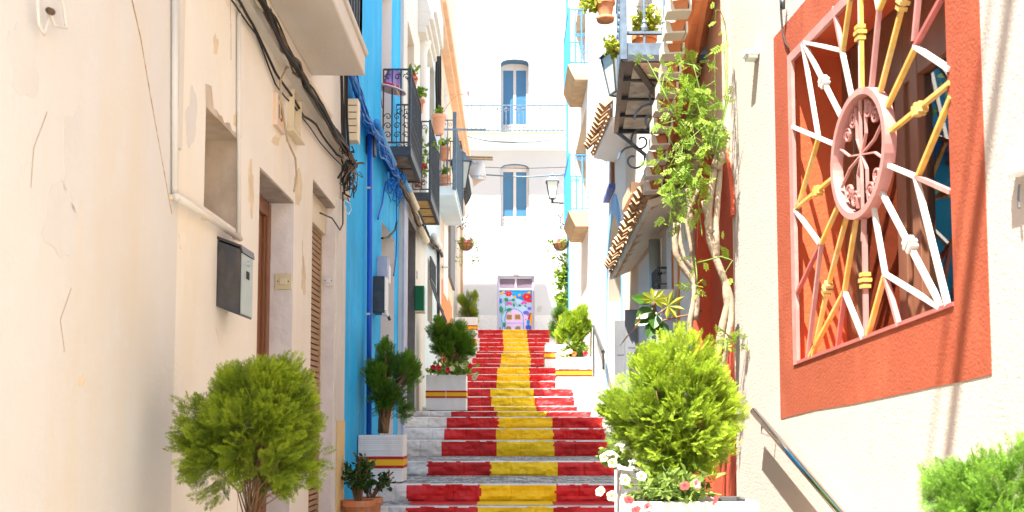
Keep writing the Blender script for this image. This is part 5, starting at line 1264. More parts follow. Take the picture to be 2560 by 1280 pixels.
def scatter(tmpls, pos, axis, size, tint0, tspan=.6):
    VV = []; TT = []; n = len(pos); x,y,z = orient(axis, 0, n); pick = rng.integers(0,len(tmpls),n)
    for k,(V,T) in enumerate(tmpls):
        s_ = np.where(pick==k)[0]
        if not len(s_): continue
        W = (V[None,:,0:1]*x[s_,None,:] + V[None,:,1:2]*y[s_,None,:] + V[None,:,2:3]*z[s_,None,:])*size[s_,None,None] + pos[s_,None,:]
        VV.append(W.reshape(-1,3)); TT.append((tint0[s_,None] + tspan*T[None,:]).reshape(-1))
    V = np.concatenate(VV); T = np.clip(np.concatenate(TT),0,1); return V, np.arange(len(V)).reshape(-1,4), T
def conifer(base, crown, lobes, n, size, m, label, seed, stem_r=.03, tm=FT, group='conifer bushes in planters', sprig=0, skirt=0, up=.75, tb=0.0, stems=7):
    """crown: (center, (rx,ry,rz)); lobes: number of upright flame lobes"""
    global rng; rng = np.random.default_rng(seed); random.seed(seed)
    root = empty('conifer_bush', base, label, 'shrub', group); c = np.array(crown[0]); r = np.array(crown[1]); base = np.array(base)
    # lobes: each one a branchlet cluster growing from the stem base outwards
    L = []
    for k in range(lobes):
        while True:
            d = rng.normal(size=3); d /= np.linalg.norm(d)
            if d[2] > -.92: break
        f = rng.uniform(.45,.92); L.append((c + d*r*f, r*rng.uniform(.18,.34)*np.array([1,1,1.15]), d, rng.normal()*.13))
    P=[];A=[];Tn=[]
    for k in range(n):
        lc, lr, ld, lt_ = L[rng.integers(len(L))]; d = rng.normal(size=3); d /= np.linalg.norm(d)
        p = lc + d*lr*rng.uniform(.35,1.0)**.5
        out = (p-c)/r; o_ = np.linalg.norm(out)
        if o_ > 1.02 + .42*noise.noise(Vector(out/o_*1.9)+Vector((seed*1.3,0,0))): continue
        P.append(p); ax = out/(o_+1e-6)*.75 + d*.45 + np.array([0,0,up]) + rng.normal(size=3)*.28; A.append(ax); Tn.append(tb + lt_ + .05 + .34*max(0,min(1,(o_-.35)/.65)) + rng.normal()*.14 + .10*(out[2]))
    P=np.array(P);A=np.array(A);Tn=np.array(Tn); S = size*rng.uniform(.7,1.25,len(P)); P = P - A/np.linalg.norm(A,axis=1,keepdims=True)*S[:,None]*.45
    V,Fc,T = scatter(tm,P,A,S,Tn,.50); npmesh('foliage', V, Fc, m, root, tint=T)
    mb = MB(); b = Vector(base)
    for k in range(stems):
        lc = L[k % len(L)][0]; q = [b + Vector((random.uniform(-1,1)*stem_r*1.5, random.uniform(-1,1)*stem_r*1.5, 0))]; e = Vector(lc); 
        mid = b.lerp(e,.45) + Vector((random.uniform(-.02,.02),0,.02)); mid.x = b.x + (mid.x-b.x)*.55; mid.y = b.y + (mid.y-b.y)*.55
        q += [mid, e]; q = jit_pts(q, .012, 4, seed=seed+k); mb.tube(q, [stem_r*(.75-.6*i/len(q)) for i in range(len(q))], 6)
        for j in range(2):
            s0 = q[len(q)//2+j]; e2 = Vector(L[(k*3+j*5+1) % len(L)][0]); mb.tube(jit_pts([s0, s0.lerp(e2,.9)], .01, 4, seed=k*7+j), [stem_r*.22]*3+[stem_r*.15,stem_r*.1], 5)
    mb.build('stems', M['bark'], root, smooth=True)
    return root
def planter(x0, x1, Y, z0, z1, dep, label, split=False, ribs=True, stripe=.5, sh=.26, group='white planters with red and yellow stripes', feet=True):
    root = empty('planter', ((x0+x1)/2, Y+dep/2, z0), label, 'planter', group)
    zf = z0 + (.02 if feet else 0); t = .028; mb = MB()
    mb.box(x0,x1,Y,Y+t,zf,z1); mb.box(x0,x1,Y+dep-t,Y+dep,zf,z1); mb.box(x0,x0+t,Y+t,Y+dep-t,zf,z1); mb.box(x1-t,x1,Y+t,Y+dep-t,zf,z1); mb.box(x0+t,x1-t,Y+t,Y+dep-t,zf,zf+.02)
    o = mb.build('box', M['planter'], root); bevel(o,.004,2)
    if ribs:
        mb = MB(); k = zf+.02
        while k < z1-.02:
            j = random.uniform(-.002,.002); mb.prism([(x0+.004,Y,k+j),(x1-.004,Y,k-j),(x1-.004,Y-.0045,k+.005),(x0+.004,Y-.0045,k+.005)], (0,0,.009)); k += random.uniform(.014,.024)
        mb.build('ribbed_face', M['planter'], root)
    H = z1-z0; zc = z0 + H*stripe; h = H*sh; e = .006
    for (za,zb_,mm,nm) in ((zc-h/2, zc-h*.26,'stripr','red_stripe'),(zc-h*.26,zc+h*.26,'stripy','yellow_stripe'),(zc+h*.26,zc+h/2,'stripr','red_stripe')):
        mb = MB(); xs = [(x0-e,x1+e)] if not split else [(x0-e,(x0+x1)/2-.004),((x0+x1)/2+.004,x1+e)]
        for (a,b) in xs: mb.box(a,b,Y-e-.001,Y,za,zb_)
        mb.box(x0-e,x0,Y,Y+dep,za,zb_); mb.box(x1,x1+e,Y,Y+dep,za,zb_); mb.build(nm, M[mm], root)
    mb = MB(); mb.box(x0+t,x1-t,Y+t,Y+dep-t,z1-.10,z1-.05); mb.build('soil', M['soil'], root)
    if feet:
        mb = MB()
        for fx in (x0+.04, x1-.10):
            for fy in (Y+.03, Y+dep-.09): mb.box(fx,fx+.06,fy,fy+.06,z0,zf+.005)
        mb.build('foot', M['stone'], root)
    return root
def at(px, py, Y): return tuple(PX(px,py,Y))
# --- near left bush (its planter stands below the frame)
Y = 4.0; c = PX(636,1098,Y); r = .30
bz = PX(610,1330,Y).z
planter(c.x-.20, c.x+.18, Y-.19, floor_at(3.9), bz+.03, .38, 'white striped planter below the nearest bush on the left')
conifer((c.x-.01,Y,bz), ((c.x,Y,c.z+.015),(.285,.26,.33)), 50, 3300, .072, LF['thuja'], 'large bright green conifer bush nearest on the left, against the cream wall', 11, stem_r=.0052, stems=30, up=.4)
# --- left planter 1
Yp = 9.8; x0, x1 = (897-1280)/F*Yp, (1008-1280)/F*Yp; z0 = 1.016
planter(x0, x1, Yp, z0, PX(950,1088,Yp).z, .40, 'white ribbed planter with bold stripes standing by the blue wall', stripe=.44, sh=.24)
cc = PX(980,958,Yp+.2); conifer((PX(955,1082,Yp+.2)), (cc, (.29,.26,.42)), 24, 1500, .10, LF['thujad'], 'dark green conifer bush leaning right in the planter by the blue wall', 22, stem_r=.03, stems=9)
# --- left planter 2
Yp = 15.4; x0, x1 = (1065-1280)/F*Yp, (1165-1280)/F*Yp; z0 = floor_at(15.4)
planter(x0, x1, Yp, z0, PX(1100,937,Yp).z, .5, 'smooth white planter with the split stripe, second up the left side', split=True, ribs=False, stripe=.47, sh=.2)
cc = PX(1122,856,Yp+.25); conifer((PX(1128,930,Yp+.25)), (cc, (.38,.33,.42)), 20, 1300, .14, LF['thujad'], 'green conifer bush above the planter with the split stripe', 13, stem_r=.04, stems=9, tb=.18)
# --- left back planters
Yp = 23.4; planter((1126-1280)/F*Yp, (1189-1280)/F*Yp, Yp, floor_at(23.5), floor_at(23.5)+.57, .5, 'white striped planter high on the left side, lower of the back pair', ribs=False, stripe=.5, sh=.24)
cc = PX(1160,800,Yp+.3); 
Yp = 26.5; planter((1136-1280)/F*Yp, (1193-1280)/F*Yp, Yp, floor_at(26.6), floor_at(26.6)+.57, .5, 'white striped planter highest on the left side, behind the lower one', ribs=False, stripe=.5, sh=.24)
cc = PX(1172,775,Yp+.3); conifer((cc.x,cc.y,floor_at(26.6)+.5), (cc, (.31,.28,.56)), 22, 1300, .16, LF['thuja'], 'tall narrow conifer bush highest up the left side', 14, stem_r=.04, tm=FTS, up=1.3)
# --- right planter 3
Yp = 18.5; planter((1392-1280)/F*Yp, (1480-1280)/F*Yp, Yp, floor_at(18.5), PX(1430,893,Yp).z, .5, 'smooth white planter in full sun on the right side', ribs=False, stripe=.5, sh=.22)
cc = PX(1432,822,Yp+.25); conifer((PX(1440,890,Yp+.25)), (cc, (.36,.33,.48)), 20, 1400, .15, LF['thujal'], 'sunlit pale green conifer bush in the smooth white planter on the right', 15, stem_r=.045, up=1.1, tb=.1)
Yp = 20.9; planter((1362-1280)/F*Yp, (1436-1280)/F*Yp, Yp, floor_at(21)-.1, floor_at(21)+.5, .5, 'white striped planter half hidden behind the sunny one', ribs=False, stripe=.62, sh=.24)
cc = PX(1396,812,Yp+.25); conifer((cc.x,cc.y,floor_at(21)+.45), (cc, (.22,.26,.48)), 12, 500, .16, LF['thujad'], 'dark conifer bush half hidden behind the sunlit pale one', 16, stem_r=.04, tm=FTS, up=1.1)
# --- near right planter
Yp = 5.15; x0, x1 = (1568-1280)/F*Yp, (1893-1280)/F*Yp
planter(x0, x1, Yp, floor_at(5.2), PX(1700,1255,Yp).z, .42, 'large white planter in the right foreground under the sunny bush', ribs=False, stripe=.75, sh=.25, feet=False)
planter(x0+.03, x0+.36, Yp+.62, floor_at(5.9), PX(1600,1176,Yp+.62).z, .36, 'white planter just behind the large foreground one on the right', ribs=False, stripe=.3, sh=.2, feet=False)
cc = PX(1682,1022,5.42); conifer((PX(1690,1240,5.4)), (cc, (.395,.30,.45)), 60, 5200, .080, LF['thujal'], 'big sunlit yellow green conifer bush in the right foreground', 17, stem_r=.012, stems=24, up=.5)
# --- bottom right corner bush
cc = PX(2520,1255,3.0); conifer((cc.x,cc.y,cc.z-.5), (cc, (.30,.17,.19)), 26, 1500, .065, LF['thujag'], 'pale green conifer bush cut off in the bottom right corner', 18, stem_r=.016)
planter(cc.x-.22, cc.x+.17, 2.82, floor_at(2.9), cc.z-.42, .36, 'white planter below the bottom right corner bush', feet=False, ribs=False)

# --- leaves helper
def leaf_tmpl(n=1, w=.3, fold=.1):
    P = np.array([(0,0,0),(-w,fold,.35),(-w*.85,fold,.65),(0,0,1.0),(w*.85,fold,.65),(w,fold,.35)]); # two quads sharing midrib
    V = [P[0],P[1],P[2],P[3], P[0],P[3],P[4],P[5]]; T = [.2,.5,.6,.8,.2,.8,.6,.5]; return np.array(V), np.array(T)
LT = [leaf_tmpl(w=.28), leaf_tmpl(w=.36,fold=.16)]
def pinnate():
    V=[];T=[]
    def lf(p, ang, L, w):
        d = np.array([math.sin(ang), math.cos(ang)]); s = np.array([d[1],-d[0]])
        A = [p, p+d*L*.4+s*w, p+d*L*.75+s*w*.7, p+d*L]; B = [p, p+d*L, p+d*L*.75-s*w*.7, p+d*L*.4-s*w]
        for Q in (A,B):
            for q in Q: V.append((q[0], .05*math.sin(q[0]*6)+.04*(q[1]**2), q[1])); T.append(.5+.3*random.random())
    for i in range(4):
        for s in (-1,1): lf(np.array([0,.15+.2*i]), s*R(58), .34, .075)
    lf(np.array([0,.85]), 0, .36, .08)
    V += [(-.012,0,0),(.012,0,0),(.012,0,.9),(-.012,0,.9)]; T += [.3]*4
    return np.array(V), np.array(T)
PT = [pinnate() for _ in range(3)]
def leaves_on(paths, n, size, m, parent, tm=LT, spread=.05, droop=0.0, tb=.2, name='leaves'):
    P=[];A=[]
    for k in range(n):
        q = paths[rng.integers(len(paths))]; i = rng.integers(max(1,len(q)-1)); p = Vector(q[i]).lerp(Vector(q[min(i+1,len(q)-1)]), rng.random())
        P.append(np.array(p)+rng.normal(size=3)*spread); A.append(rng.normal(size=3)+np.array([0,-.3,.25-droop]))
    P=np.array(P);A=np.array(A); V,Fc,T = scatter(tm,P,A,size*rng.uniform(.6,1.3,n),tb+rng.normal(size=n)*.18,.5); return npmesh(name, V, Fc, m, parent, tint=T)
# --- vine on the red arch
rng = np.random.default_rng(31); random.seed(31)
vr = empty('climbing_vine', W2.P(.35,.6,.1), 'climbing vine with twisted pale trunks and fresh green leaves over the red arch', 'vine')
mb = MB()
def vt(P, r0, r1, Yv=6.5, amp=.012, n=5):
    q = jit_pts([PX(x,y,Yv+dy) for x,y,dy in P], amp, n, seed=len(P)); k = len(q); mb.tube(q, [(r0+(r1-r0)*i/k)*(1+.22*noise.noise(q[i]*14)) for i in range(k)], 9)
vt([(1790,395,.1),(1785,440,0),(1778,500,0),(1770,560,0),(1778,605,0),(1792,650,0),(1812,700,0),(1820,760,0),(1806,820,0),(1800,860,0),(1790,900,0),(1797,1000,.05),(1808,1150,.1)], .022, .028)
vt([(1800,395,.1),(1796,470,-.02),(1792,540,-.03),(1790,600,-.03),(1790,640,0)], .019, .023)
vt([(1815,700,0),(1828,745,0),(1826,800,.0),(1815,850,0),(1808,900,.02),(1800,960,.02)], .020, .022)
vt([(1765,500,0),(1772,560,.02),(1776,585,0)], .034, .02, amp=.03)
vt([(1795,330,.1),(1800,395,.05),(1790,420,0)], .05, .04, amp=.03)
vt([(1690,560,.6),(1686,600,.6),(1690,640,.6),(1712,680,.6),(1735,712,.6),(1742,750,.6),(1738,800,.6)], .022, .022, amp=.02)
vt([(1694,560,.62),(1700,610,.6),(1712,650,.58),(1735,680,.6)], .016, .016)
vt([(1722,470,.5),(1725,540,.5),(1730,600,.55),(1735,660,.6),(1735,740,.6),(1725,800,.6),(1722,850,.6)], .022, .02, amp=.02)
vt([(1745,470,.4),(1722,560,.5),(1728,640,.5)], .014, .014, amp=.03)
mb.build('trunk', M['vinew'], vr, smooth=True)
shoots = []; mb = MB()
def shoot(P, Yv=6.45, r=.004, n=4):
    q = jit_pts([PX(x,y,Yv+random.uniform(-.12,.12)) for x,y in P], .015, n, seed=len(shoots)); shoots.append(q); mb.tube(q, [r*(1.3-.8*i/len(q)) for i in range(len(q))], 5)
shoot([(1790,380),(1820,250),(1816,120),(1812,60),(1800,30),(1790,28),(1786,60)]); shoot([(1795,380),(1815,260),(1812,160),(1808,80)]); shoot([(1780,380),(1790,250),(1785,140),(1795,110)])
shoot([(1790,370),(1750,230),(1735,160),(1700,150),(1665,160)]); shoot([(1780,360),(1740,250),(1700,200),(1660,190),(1650,230)]); shoot([(1770,400),(1700,300),(1660,260),(1640,270)])
shoot([(1790,320),(1730,250),(1690,240),(1655,310)]); shoot([(1700,300),(1670,250),(1620,150),(1575,130)], 6.2); shoot([(1760,400),(1700,390),(1650,400),(1625,430)]); shoot([(1760,470),(1710,420),(1665,330),(1640,320)])
for k in range(34):
    x = random.uniform(1700,1822); y = random.uniform(170,540); 
    if y > 400: x = random.uniform(1665,1765)
    shoot([(x,y),(x+random.uniform(-45,10),y+random.uniform(-50,20)),(x+random.uniform(-70,15),y+random.uniform(-10,70))])
shoot([(1735,640),(1740,690),(1738,740)]); shoot([(1745,655),(1800,640),(1830,650),(1800,700)], 6.3); shoot([(1690,540),(1685,580),(1700,560)]); shoot([(1745,500),(1750,560),(1755,590)])
shoot([(1800,820),(1835,850),(1790,860)],6.3)
mb.build('shoots', mat('green_stem', (.14,.22,.04), var=.2), vr, smooth=True)
leaves_on(shoots, 390, .082, LF['leaf'], vr, tm=PT, spread=.035, droop=.25, tb=.15)

# --- large leaved plant between bush and canopy
fg = empty('big_leaf_plant', PX(1640,900,7.2), 'plant with large yellow green star leaves and dark rubbery leaves above the foreground bush', 'plant')
mb = MB(); stem = jit_pts([PX(1665,900,7.2), PX(1648,830,7.2), PX(1640,790,7.2), PX(1632,755,7.15)], .01, 4); mb.tube(stem, [.016]*len(stem), 7)
for P in ([(1648,810),(1600,812),(1590,815)],[(1648,805),(1680,795),(1740,785),(1755,775)],[(1640,790),(1675,765)]): mb.tube(jit_pts([PX(x,y,7.15) for x,y in P], .01, 4), .008, 6)
mb.build('stem', M['bark'], fg, smooth=True)
def palm_leaf(c, s, n, rot, tilt, mb_):
    M3 = Matrix.Rotation(rot,3,'Y') @ Matrix.Rotation(tilt,3,'X')
    for k in range(n):
        a = -R(125) + R(250)*k/(n-1); L0 = s*(1-.35*abs(k-(n-1)/2)/((n-1)/2)); w = s*.13
        pts = [(0,0,0),(-w*.6,.02*s,L0*.3),(-w,.03*s,L0*.6),(0,-.10*s,L0),(w,.03*s,L0*.6),(w*.6,.02*s,L0*.3)]
        A = Matrix.Rotation(a,3,'Y'); q = [Vector(c) + M3 @ (A @ Vector(p)) for p in pts]; mb_.quad(q[0],q[1],q[2],q[3]); mb_.quad(q[0],q[3],q[4],q[5])
mb = MB(); palm_leaf(PX(1634,750,7.05), .15, 8, R(10), R(55), mb); palm_leaf(PX(1670,765,7.1), .14, 7, R(60), R(20), mb)
o = mb.build('star_leaf', LF['leafy'], fg, smooth=True, fixn=False); 
a = o.data.attributes.new('tint','FLOAT','POINT'); a.data.foreach_set('value', [random.uniform(.2,.9) for _ in o.data.vertices])
mb = MB()
def oval(c, L0, w, ax, nrm):
    ax = Vector(ax).normalized(); s = ax.cross(Vector(nrm)).normalized(); nn = s.cross(ax)
    prof = [(0,.02),(.15,.5),(.4,.95),(.65,.9),(.88,.45),(1,.02)]; c = Vector(c)
    for (t0,w0),(t1,w1_) in zip(prof, prof[1:]):
        for sg in (-1,1): mb.quad(c+ax*L0*t0 - nn*(.06*L0*t0*t0), c+ax*L0*t1 - nn*(.06*L0*t1*t1), c+ax*L0*t1+s*sg*w*w1_+nn*w*.25*w1_ - nn*(.06*L0*t1*t1), c+ax*L0*t0+s*sg*w*w0+nn*w*.25*w0 - nn*(.06*L0*t0*t0))
for (x,y,L0,w,ax) in ((1630,758,.16,.045,(-1,-.2,.3)),(1640,800,.15,.05,(-.5,-.3,-1)),(1632,770,.15,.05,(-1,-.3,-.6)),(1650,800,.14,.05,(.2,-.3,-1)),(1625,790,.13,.05,(-.9,-.2,-.5)),(1640,780,.14,.05,(-.2,-.5,-1))): oval(PX(x,y,7.1), L0, w, ax, (0,-1,.4))
o = mb.build('oval_leaf', LF['leafd'], fg, smooth=True, fixn=False); a = o.data.attributes.new('tint','FLOAT','POINT'); a.data.foreach_set('value', [random.uniform(.5,1) for _ in o.data.vertices])
# dried curled leaf
mb = MB(); q = [PX(x,y,7.0) for x,y in ((1600,785),(1596,805),(1588,822),(1570,838),(1558,855),(1550,865))]; wd = [.004,.022,.02,.024,.014,.002]
for k in range(len(q)-1):
    s0 = Vector((.7,.3,.6)); mb.quad(q[k]-s0*wd[k], q[k+1]-s0*wd[k+1], q[k+1]+s0*wd[k+1], q[k]+s0*wd[k])
o = mb.build('dry_leaf', mat('dry_leaf', (.40,.27,.13), var=.2), fg, smooth=True, fixn=False); so_ = o.modifiers.new('t','SOLIDIFY'); so_.thickness = .002

# --- petunias
flm = {'white': mat('cream_petal', (.56,.54,.34), var=.05, rough=.6), 'pink': mat('coral_pink_petal', (.80,.20,.20), var=.12, rough=.6), 'redf': mat('red_petal', (.55,.01,.02), var=.1, rough=.6), 'thr': mat('flower_throat', (.70,.68,.10), var=.1), 'orangef': mat('orange_red_petal', (.80,.13,.03), var=.1)}
def flower(parent, c, r, d, kind, tube_l=1.2):
    mb = MB(); d = Vector(d).normalized(); x = d.orthogonal().normalized(); y = d.cross(x); c = Vector(c); n = 20; rings = []
    for (rr, h) in ((.06,-tube_l),(.14,-.5),(.3,-.16),(.75,.02),(1,-.04)):
        ring = []
        for k in range(n):
            a = 2*math.pi*k/n; w = 1 - (.16*(abs(math.sin(a*2.5))**6) if rr > .5 else 0); ring.append(c + (x*math.cos(a)+y*math.sin(a))*r*rr*w + d*r*(h + (.07*math.sin(a*5) if rr > .9 else 0)))
        rings.append(ring)
    for i in range(4):
        for k in range(n): mb.quad(rings[i][k], rings[i][(k+1)%n], rings[i+1][(k+1)%n], rings[i+1][k], 1 if i < 2 else 0)
    o = mb.build('flower', [flm[kind], flm['thr'] if kind == 'white' else flm[kind]], parent, smooth=True, fixn=False); return o
def petunias(base, box, n, flowers, r, label, lm='pet', ls=.05):
    root = empty('petunia_plant', base, label, 'flowering plant', 'petunias in the planters'); paths = []; mb = MB()
    for k in range(max(8, n//12)):
        p = Vector(base) + Vector((random.uniform(-.3,.3)*(box[1]-box[0]),random.uniform(-.1,.1),0)); e = Vector((random.uniform(box[0],box[1]), random.uniform(box[2],box[3]), random.uniform(box[4],box[5]))); q = jit_pts([p, (p+e)/2+Vector((0,0,.03)), e], .012, 4, seed=k); paths.append(q); mb.tube(q, .003, 4)
    mb.build('stems', MATS['green_stem'], root); leaves_on(paths, n, ls, LF[lm], root, spread=.02)
    for (x,y,Yf,kind,d) in flowers: flower(root, PX(x,y,Yf), r, d, kind)
    return root
b = PX(1660,1250,5.3)
petunias(b, (b.x-.22,b.x+.28,5.0,5.4,b.z-.02,b.z+.16), 520, [(1604,1190,5.02,'white',(.1,-1,.5)),(1562,1200,5.0,'white',(-.4,-1,.3)),(1500,1228,5.0,'white',(-.6,-.8,.5)),(1530,1240,4.98,'white',(0,-1,.2)),(1572,1250,4.95,'pink',(-.3,-.8,-.6)),(1590,1275,4.95,'pink',(.2,-.7,-.6)),(1712,1215,4.98,'pink',(0,-.8,-.5)),(1743,1210,5.0,'pink',(.6,-.8,.3)),(1790,1250,5.0,'pink',(.7,-.6,-.4)),(1620,1268,4.9,'pink',(.3,-.9,.1))], .028, 'cream and coral petunias spilling over the foreground right planter')
b = PX(1600,1140,5.9); b = PX(1560,1150,5.85)
petunias(b, (b.x-.14,b.x+.03,5.7,5.9,b.z-.05,b.z+.06), 90, [(1510,1143,5.7,'white',(-.4,-1,.4)),(1534,1140,5.7,'white',(.1,-1,.5)),(1531,1158,5.65,'white',(-.1,-1,.1)),(1524,1132,5.7,'white',(-.1,-.6,1))], .028, 'pale yellow petunias at the stair edge of the second right planter')
b = PX(1120,934,15.55)
petunias(b, (b.x-.32,b.x+.5,15.2,15.6,b.z-.04,b.z+.16), 420, [(1082,918,15.3,'redf',(-.2,-1,.3)),(1097,920,15.3,'redf',(.2,-1,.3)),(1120,925,15.3,'redf',(0,-1,0)),(1130,921,15.3,'white',(0,-1,.2)),(1160,917,15.3,'white',(.2,-1,.3)),(1175,915,15.3,'redf',(.3,-1,.2)),(1190,938,15.3,'white',(.5,-1,-.3)),(1186,944,15.3,'white',(.3,-1,-.3))], .045, 'small red and cream petunias in the planter with the split stripe', lm='leaf', ls=.07)
b = PX(1436,890,18.7)
petunias(b, (b.x-.34,b.x+.34,18.4,18.9,b.z-.02,b.z+.16), 420, [(1400,882,18.4,'white',(-.2,-1,.3)),(1410,884,18.4,'white',(.2,-1,.3)),(1420,880,18.4,'white',(.2,-1,.5)),(1425,878,18.4,'white',(0,-1,.5)),(1435,885,18.4,'orangef',(0,-1,0)),(1464,884,18.4,'redf',(.1,-1,.2)),(1394,888,18.4,'white',(.1,-1,.2))], .05, 'white and orange petunias in the sunny white planter', ls=.07)

# --- terracotta pots
def pot_profile(r, h, rim=.12): return [(r*.62,0),(r*.70,h*.3),(r*.86,h*(1-rim*1.6)),(r*.88,h*(1-rim*1.5)),(r*.98,h*(1-rim*1.4)),(r*1.0,h),(r*.9,h),(r*.86,h*.86),(r*.01,h*.84)]
def pot(base, r, h, label, m='terra', group='flower pots along the alley', name='potted_plant', saucer=False, cat='potted plant'):
    root = empty(name, base, label, cat, group); mb = MB(); mb.lathe(base, [(.001,0)]+pot_profile(r,h)[:-1], 28); o = mb.build('pot', M[m], root, smooth=True); mod = o.modifiers.new('e','EDGE_SPLIT'); mod.split_angle = R(35)
    mb = MB(); mb.lathe(base, [(r*.86,h*.86),(.001,h*.87)], 20); mb.build('soil', M['soil'], root)
    if saucer: mb = MB(); mb.lathe(Vector(base)+Vector((0,0,-.012)), [(.001,0),(r*.85,0),(r*.95,.03),(r*.9,.03),(r*.8,.01),(.001,.01)], 24); mb.build('saucer', M['terra'], root, smooth=True)
    return root
def sprout(root, base, hgt, spreadx, n, size, m, nst=8, tm=LT, droop=0, lean=(0,0), rs=.004, sp=.015):
    paths = []; mb = MB(); b = Vector(base)
    for k in range(nst):
        e = b + Vector((random.uniform(-1,1)*spreadx+lean[0], random.uniform(-.6,.6)*spreadx+lean[1], hgt*random.uniform(.55,1.05))); q = jit_pts([b+Vector((random.uniform(-.02,.02),0,0)), b.lerp(e,.5)+Vector((0,0,hgt*.1)), e], .015, 4, seed=k); paths.append(q); mb.tube(q, rs, 5)
    mb.build('stems', MATS['green_stem'] if rs < .006 else M['bark'], root); leaves_on([q[len(q)//3:] for q in paths], n, size, m, root, tm=tm, spread=sp, droop=droop)
zf = floor_at(8.6)
b0 = PX(896,1250,8.5); rt = 43/F*8.5; h_ = b0.z-zf
r_ = pot((b0.x,8.5,zf), rt, h_, 'nearer terracotta pot with a jade plant at the foot of the blue wall'); sprout(r_, (b0.x,8.5,b0.z-.03), .40, .13, 330, .05, LF['leafd'], 13, rs=.008, lean=(-.04,0), sp=.02)
b0 = PX(925,1243,8.95); r_ = pot((b0.x,8.95,zf), 27/F*8.95*1.2, b0.z-zf, 'terracotta pot behind the nearer one, its jade plant leaning right'); sprout(r_, (b0.x,8.95,b0.z-.03), .28, .16, 220, .05, LF['leafd'], 10, rs=.007, lean=(.05,0), sp=.02)
# hanging pot with a pink flower stem
b0 = PX(1097,335,16.6); r_ = pot((b0.x,16.6,b0.z), 19/F*16.6, PX(1097,289,16.6).z-b0.z, 'terracotta pot hanging off the second iron balcony with a long pink flower stem', 'terral'); sprout(r_, (b0.x,16.6,PX(1097,292,16.6).z), .16, .12, 60, .06, LF['leaf'], 7)
mb = MB(); q = jit_pts([PX(x,y,16.6) for x,y in ((1100,292),(1120,262),(1135,243),(1150,236),(1165,235))], .006, 4); mb.tube(q, .007, 5); mb.build('flower_stem', M['terral'], r_); flower(r_, PX(1171,233,16.6), .06, (1,-.3,.1), 'pink')
# pots on the left balconies
bz1 = WB.P(U(WB,952)+.1,4.87,0)
for (px,py,Y,r,h,kind,label,fl) in ((1031,222,12.2,.07,.14,'leaf','small pot with a red geranium on the first iron balcony',('redf',(1033,187))),(1045,282,12.9,.09,.17,'leaf','terracotta pot with trailing leaves at the far end of the first iron balcony',None),
      (1040,466,14.9,.14,.10,'leafy','shallow terracotta bowl with a cactus and a red bloom on the second iron balcony',('redf',(1059,412))),(1108,478,19.2,.14,.30,'leaf','terracotta pot behind the pale blue balcony bars',None),(1110,400,20.2,.14,.26,'leaf','upper terracotta pot behind the pale blue balcony bars',None)):
    b0 = PX(px,py,Y); r_ = pot(tuple(b0), r, h, label); sprout(r_, (b0.x,b0.y,b0.z+h*.9), 1.3*r+.04, r*.9, int(500*r)+15, .06, LF[kind], 7)
    if fl: 
        for k in range(3): flower(r_, PX(fl[1][0]+k*4-4,fl[1][1]+k*3,Y-.05), .035, (.2*k,-1,.2), fl[0], .6)
# trailing leafy tendril on the second balcony
tr = empty('trailing_plant', PX(1060,440,15.1), 'thin creeper climbing the bars of the second iron balcony', 'plant'); mb = MB(); q = [jit_pts([PX(x,y,15.0) for x,y in P], .02, 5, seed=k) for k,P in enumerate(([(1060,430),(1056,380),(1058,340)],[(1062,430),(1075,370),(1085,355),(1098,372)],[(1060,420),(1050,400),(1054,352)]))]
for k_ in q: mb.tube(k_, .006, 5)
mb.build('stems', MATS['green_stem'], tr); leaves_on(q, 40, .13, LF['leaf'], tr, spread=.04)
# cactus
# purple hat on the first balcony
hb = PX(976,222,11.6); K_ = 1.35; ht = empty('hat', hb, 'purple hat with wide pale brim and red ribbon hanging on the first iron balcony', 'hat'); rt_ = Matrix.Rotation(R(14),3,'Y')
hx = MB(); hx.lathe(hb, [(.001,.0),(.19,.0),(.196,-.015),(.001,-.012)], 24, ax=(1,.8), rot=rt_); hx.build('brim', mat('pale_straw', (.62,.52,.56), var=.15, vs=20), ht)
hx = MB(); hx.lathe(hb, [(.10,.002),(.092,.21),(.09,.215),(.001,.215)], 20, ax=(1,.8), rot=rt_); hx.build('crown', mat('purple_felt', (.36,.24,.52), var=.2, vs=8), ht)
hx = MB(); hx.lathe(hb, [(.104,.0),(.107,.026),(.101,.045)], 20, ax=(1,.8), rot=rt_); p = Vector(hb)+Vector((-.10,-.05,.03)); hx.tube(jit_pts([p, p+Vector((-.01,-.02,-.12)), p+Vector((.01,0,-.28))], .01, 4), .006, 5); hx.ball(p, .025, 8, 5); hx.build('ribbon', flm['redf'], ht)
hx = MB(); a0 = Vector(hb)+Vector((.06,-.1,.02)); hx.bar(a0, a0+Vector((.06,-.02,-.15)), .035, .012); hx.build('wooden_tag', M['stone'], ht)
# right balcony pots
b0 = PX(1611,105,7.95); r_ = pot((b0.x,7.95,4.53), .105, .235, 'big bright orange pot on the dark iron balcony', 'terrab'); sprout(r_, (b0.x,7.95,4.53+.21), .24, .14, 420, .045, LF['leafy'], 14)
b0 = PX(1530,18,8.3); r_ = pot((.80,8.3,5.05), .085, .16, 'brown hanging pot at the top edge, outside the dark iron balcony', 'terra', saucer=True); sprout(r_, (.80,8.3,5.2), .12, .10, 60, .05, LF['leafy'], 6)
tr = empty('trailing_plant', (.78,8.3,5.1), 'yellow green trailing succulent at the top edge, left of the dark iron balcony', 'plant'); q = [jit_pts([PX(1520,-20,8.3), PX(1480+random.uniform(-10,20),random.uniform(-10,10),8.3), PX(random.uniform(1438,1500),random.uniform(10,30),8.3)], .03, 5, seed=k) for k in range(12)]; mb = MB()
for k_ in q: mb.tube(k_, .004, 5)
mb.build('stems', MATS['green_stem'], tr); leaves_on(q, 300, .05, LF['leafy'], tr, spread=.02)
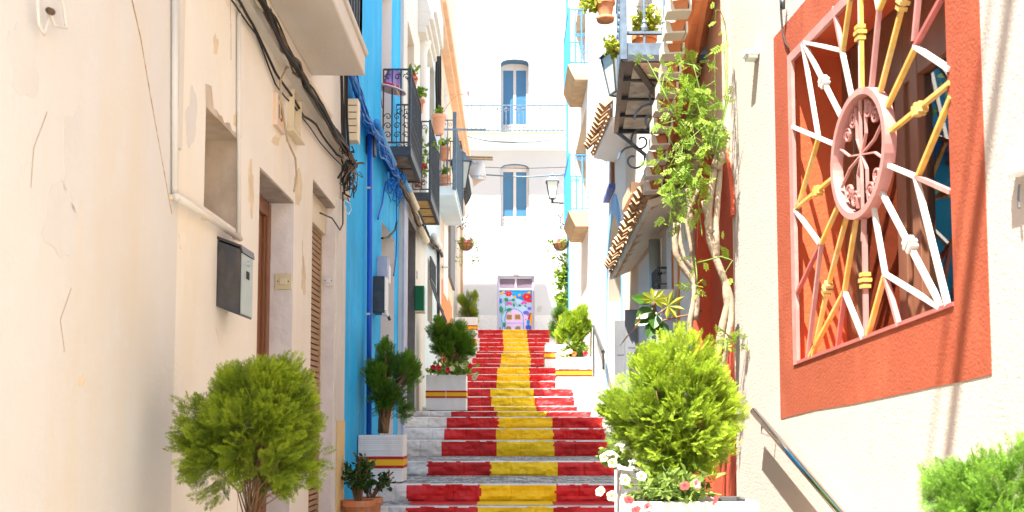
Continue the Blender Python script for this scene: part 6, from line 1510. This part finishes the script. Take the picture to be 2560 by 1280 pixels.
tr = empty('trailing_plant', PX(1545,120,8.6), 'geranium branches growing out through the side of the dark iron balcony', 'plant'); q = [jit_pts([PX(1556,130+random.uniform(-15,15),8.6), PX(1535+random.uniform(-6,6),120+random.uniform(-25,25),8.6), PX(random.uniform(1515,1540),random.uniform(95,150),8.6)], .03, 5, seed=k) for k in range(9)]; mb = MB()
for k_ in q: mb.tube(k_, .006, 5)
mb.build('stems', M['bark'], tr); leaves_on([k_[6:] for k_ in q], 90, .065, LF['leafy'], tr, spread=.03)
# hanging baskets with arms
def basket(px, py, Y, wx, label, seed):
    random.seed(seed); c = PX(px,py,Y); root = empty('hanging_basket', c, label, 'hanging basket', 'hanging flower baskets'); r = 19/F*Y
    mb = MB(); mb.lathe(c, [(.001,-r*1.0),(r*.45,-r*.92),(r*.8,-r*.6),(r*.97,-r*.15),(r,.0),(r*.9,.0),(r*.7,-.05),(.001,-.06)], 18); mb.build('basket', M['strawm'], root, smooth=True)
    mb = MB()
    for k in range(9): a = k*math.pi/4.5; mb.tube([c+Vector((r*1.01*math.cos(a)*f, r*1.01*math.sin(a)*f, z*r)) for f,z in ((1,0),(.98,-.15),(.82,-.62),(.45,-.94),(0,-1.02))], .007, 4)
    for z,f in ((-.15,.99),(-.6,.83)): mb.tube([c+Vector((r*f*math.cos(a),r*f*math.sin(a),z*r)) for a in [k*math.pi/8 for k in range(17)]], .007, 4)
    hk = c+Vector((0,0,r*1.7))
    for k in range(3): a = k*2.1; mb.tube([c+Vector((r*math.cos(a),r*math.sin(a),0)), hk], .006, 4)
    top_ = Vector((c.x, c.y, c.z+r*2.8)); mb.tube([hk, top_], .008, 4); w = Vector((wx, Y, top_.z-.15)); mb.tube([top_, top_.lerp(w,.5)+Vector((0,0,.02)), w], .014, 5); scroll(mb, top_.lerp(w,.4)+Vector((0,0,-.08)), .09, Vector((1,0,0)), Vector((0,0,1)), 1.2, .012)
    mb.tube([top_+Vector((-.06,0,.20)), top_+Vector((0,0,.12)), top_+Vector((.07,0,.22))], .018, 5); mb.tube([top_,top_+Vector((0,0,.14))], .012, 5)
    mb.build('hanger', M['iron'], root)
    for k in range(15):
        a = random.uniform(0,6.28); f = random.uniform(.2,1); flower(root, c+Vector((r*f*math.cos(a), -abs(r*f*math.sin(a)), r*.18+random.uniform(0,r*.35)*(1.3-f))), .05, (math.cos(a),-1,.8), random.choice(('pink','pink','white','pinkl')), .3)
    q = []
    for k in range(7):
        a = random.uniform(0,6.28); s_ = c+Vector((r*math.cos(a),r*math.sin(a),.03)); q.append(jit_pts([s_, s_+Vector((math.cos(a)*.12,0,.05)), s_+Vector((math.cos(a)*.18,0,-random.uniform(.3,.75)))], .02, 5, seed=k))
    mb = MB()
    for k_ in q: mb.tube(k_, .005, 4)
    mb.build('stems', MATS['green_stem'], root); leaves_on(q, 130, .07, LF['leaf'], root, spread=.025); return root
flm['pinkl'] = mat('pale_pink_petal', (.80,.42,.46), var=.08, rough=.6)
basket(1165,608, 26.3, -1.47, 'wicker hanging basket of pink flowers on the peach house, left', 41)
basket(1401,608, 26.0, 1.47, 'wicker hanging basket of pink flowers on the blue balcony house, right', 42)
# ivy at the far right corner
iv = empty('ivy', PX(1408,760,26.2), 'loose green ivy climbing the far right corner below the hanging basket', 'ivy'); q = []; mb = MB()
for k in range(34):
    x = random.uniform(1392,1417); y = random.choice((random.uniform(640,700),random.uniform(660,735),random.uniform(745,790))); q.append(jit_pts([PX(1416,y+10,26.1), PX((x+1416)/2,y,26.1), PX(x-random.uniform(0,8),y+random.uniform(-14,14),26.1)], .04, 4, seed=k))
q.append(jit_pts([PX(1415,790,26.1),PX(1413,700,26.1),PX(1410,640,26.1),PX(1376,622,26.1)], .05, 6)); 
for k_ in q: mb.tube(k_, .008, 4)
mb.build('stems', MATS['green_stem'], iv); leaves_on(q, 380, .13, LF['leaf'], iv, spread=.06)
# pale twisted stem at the top, by the upper blue balcony
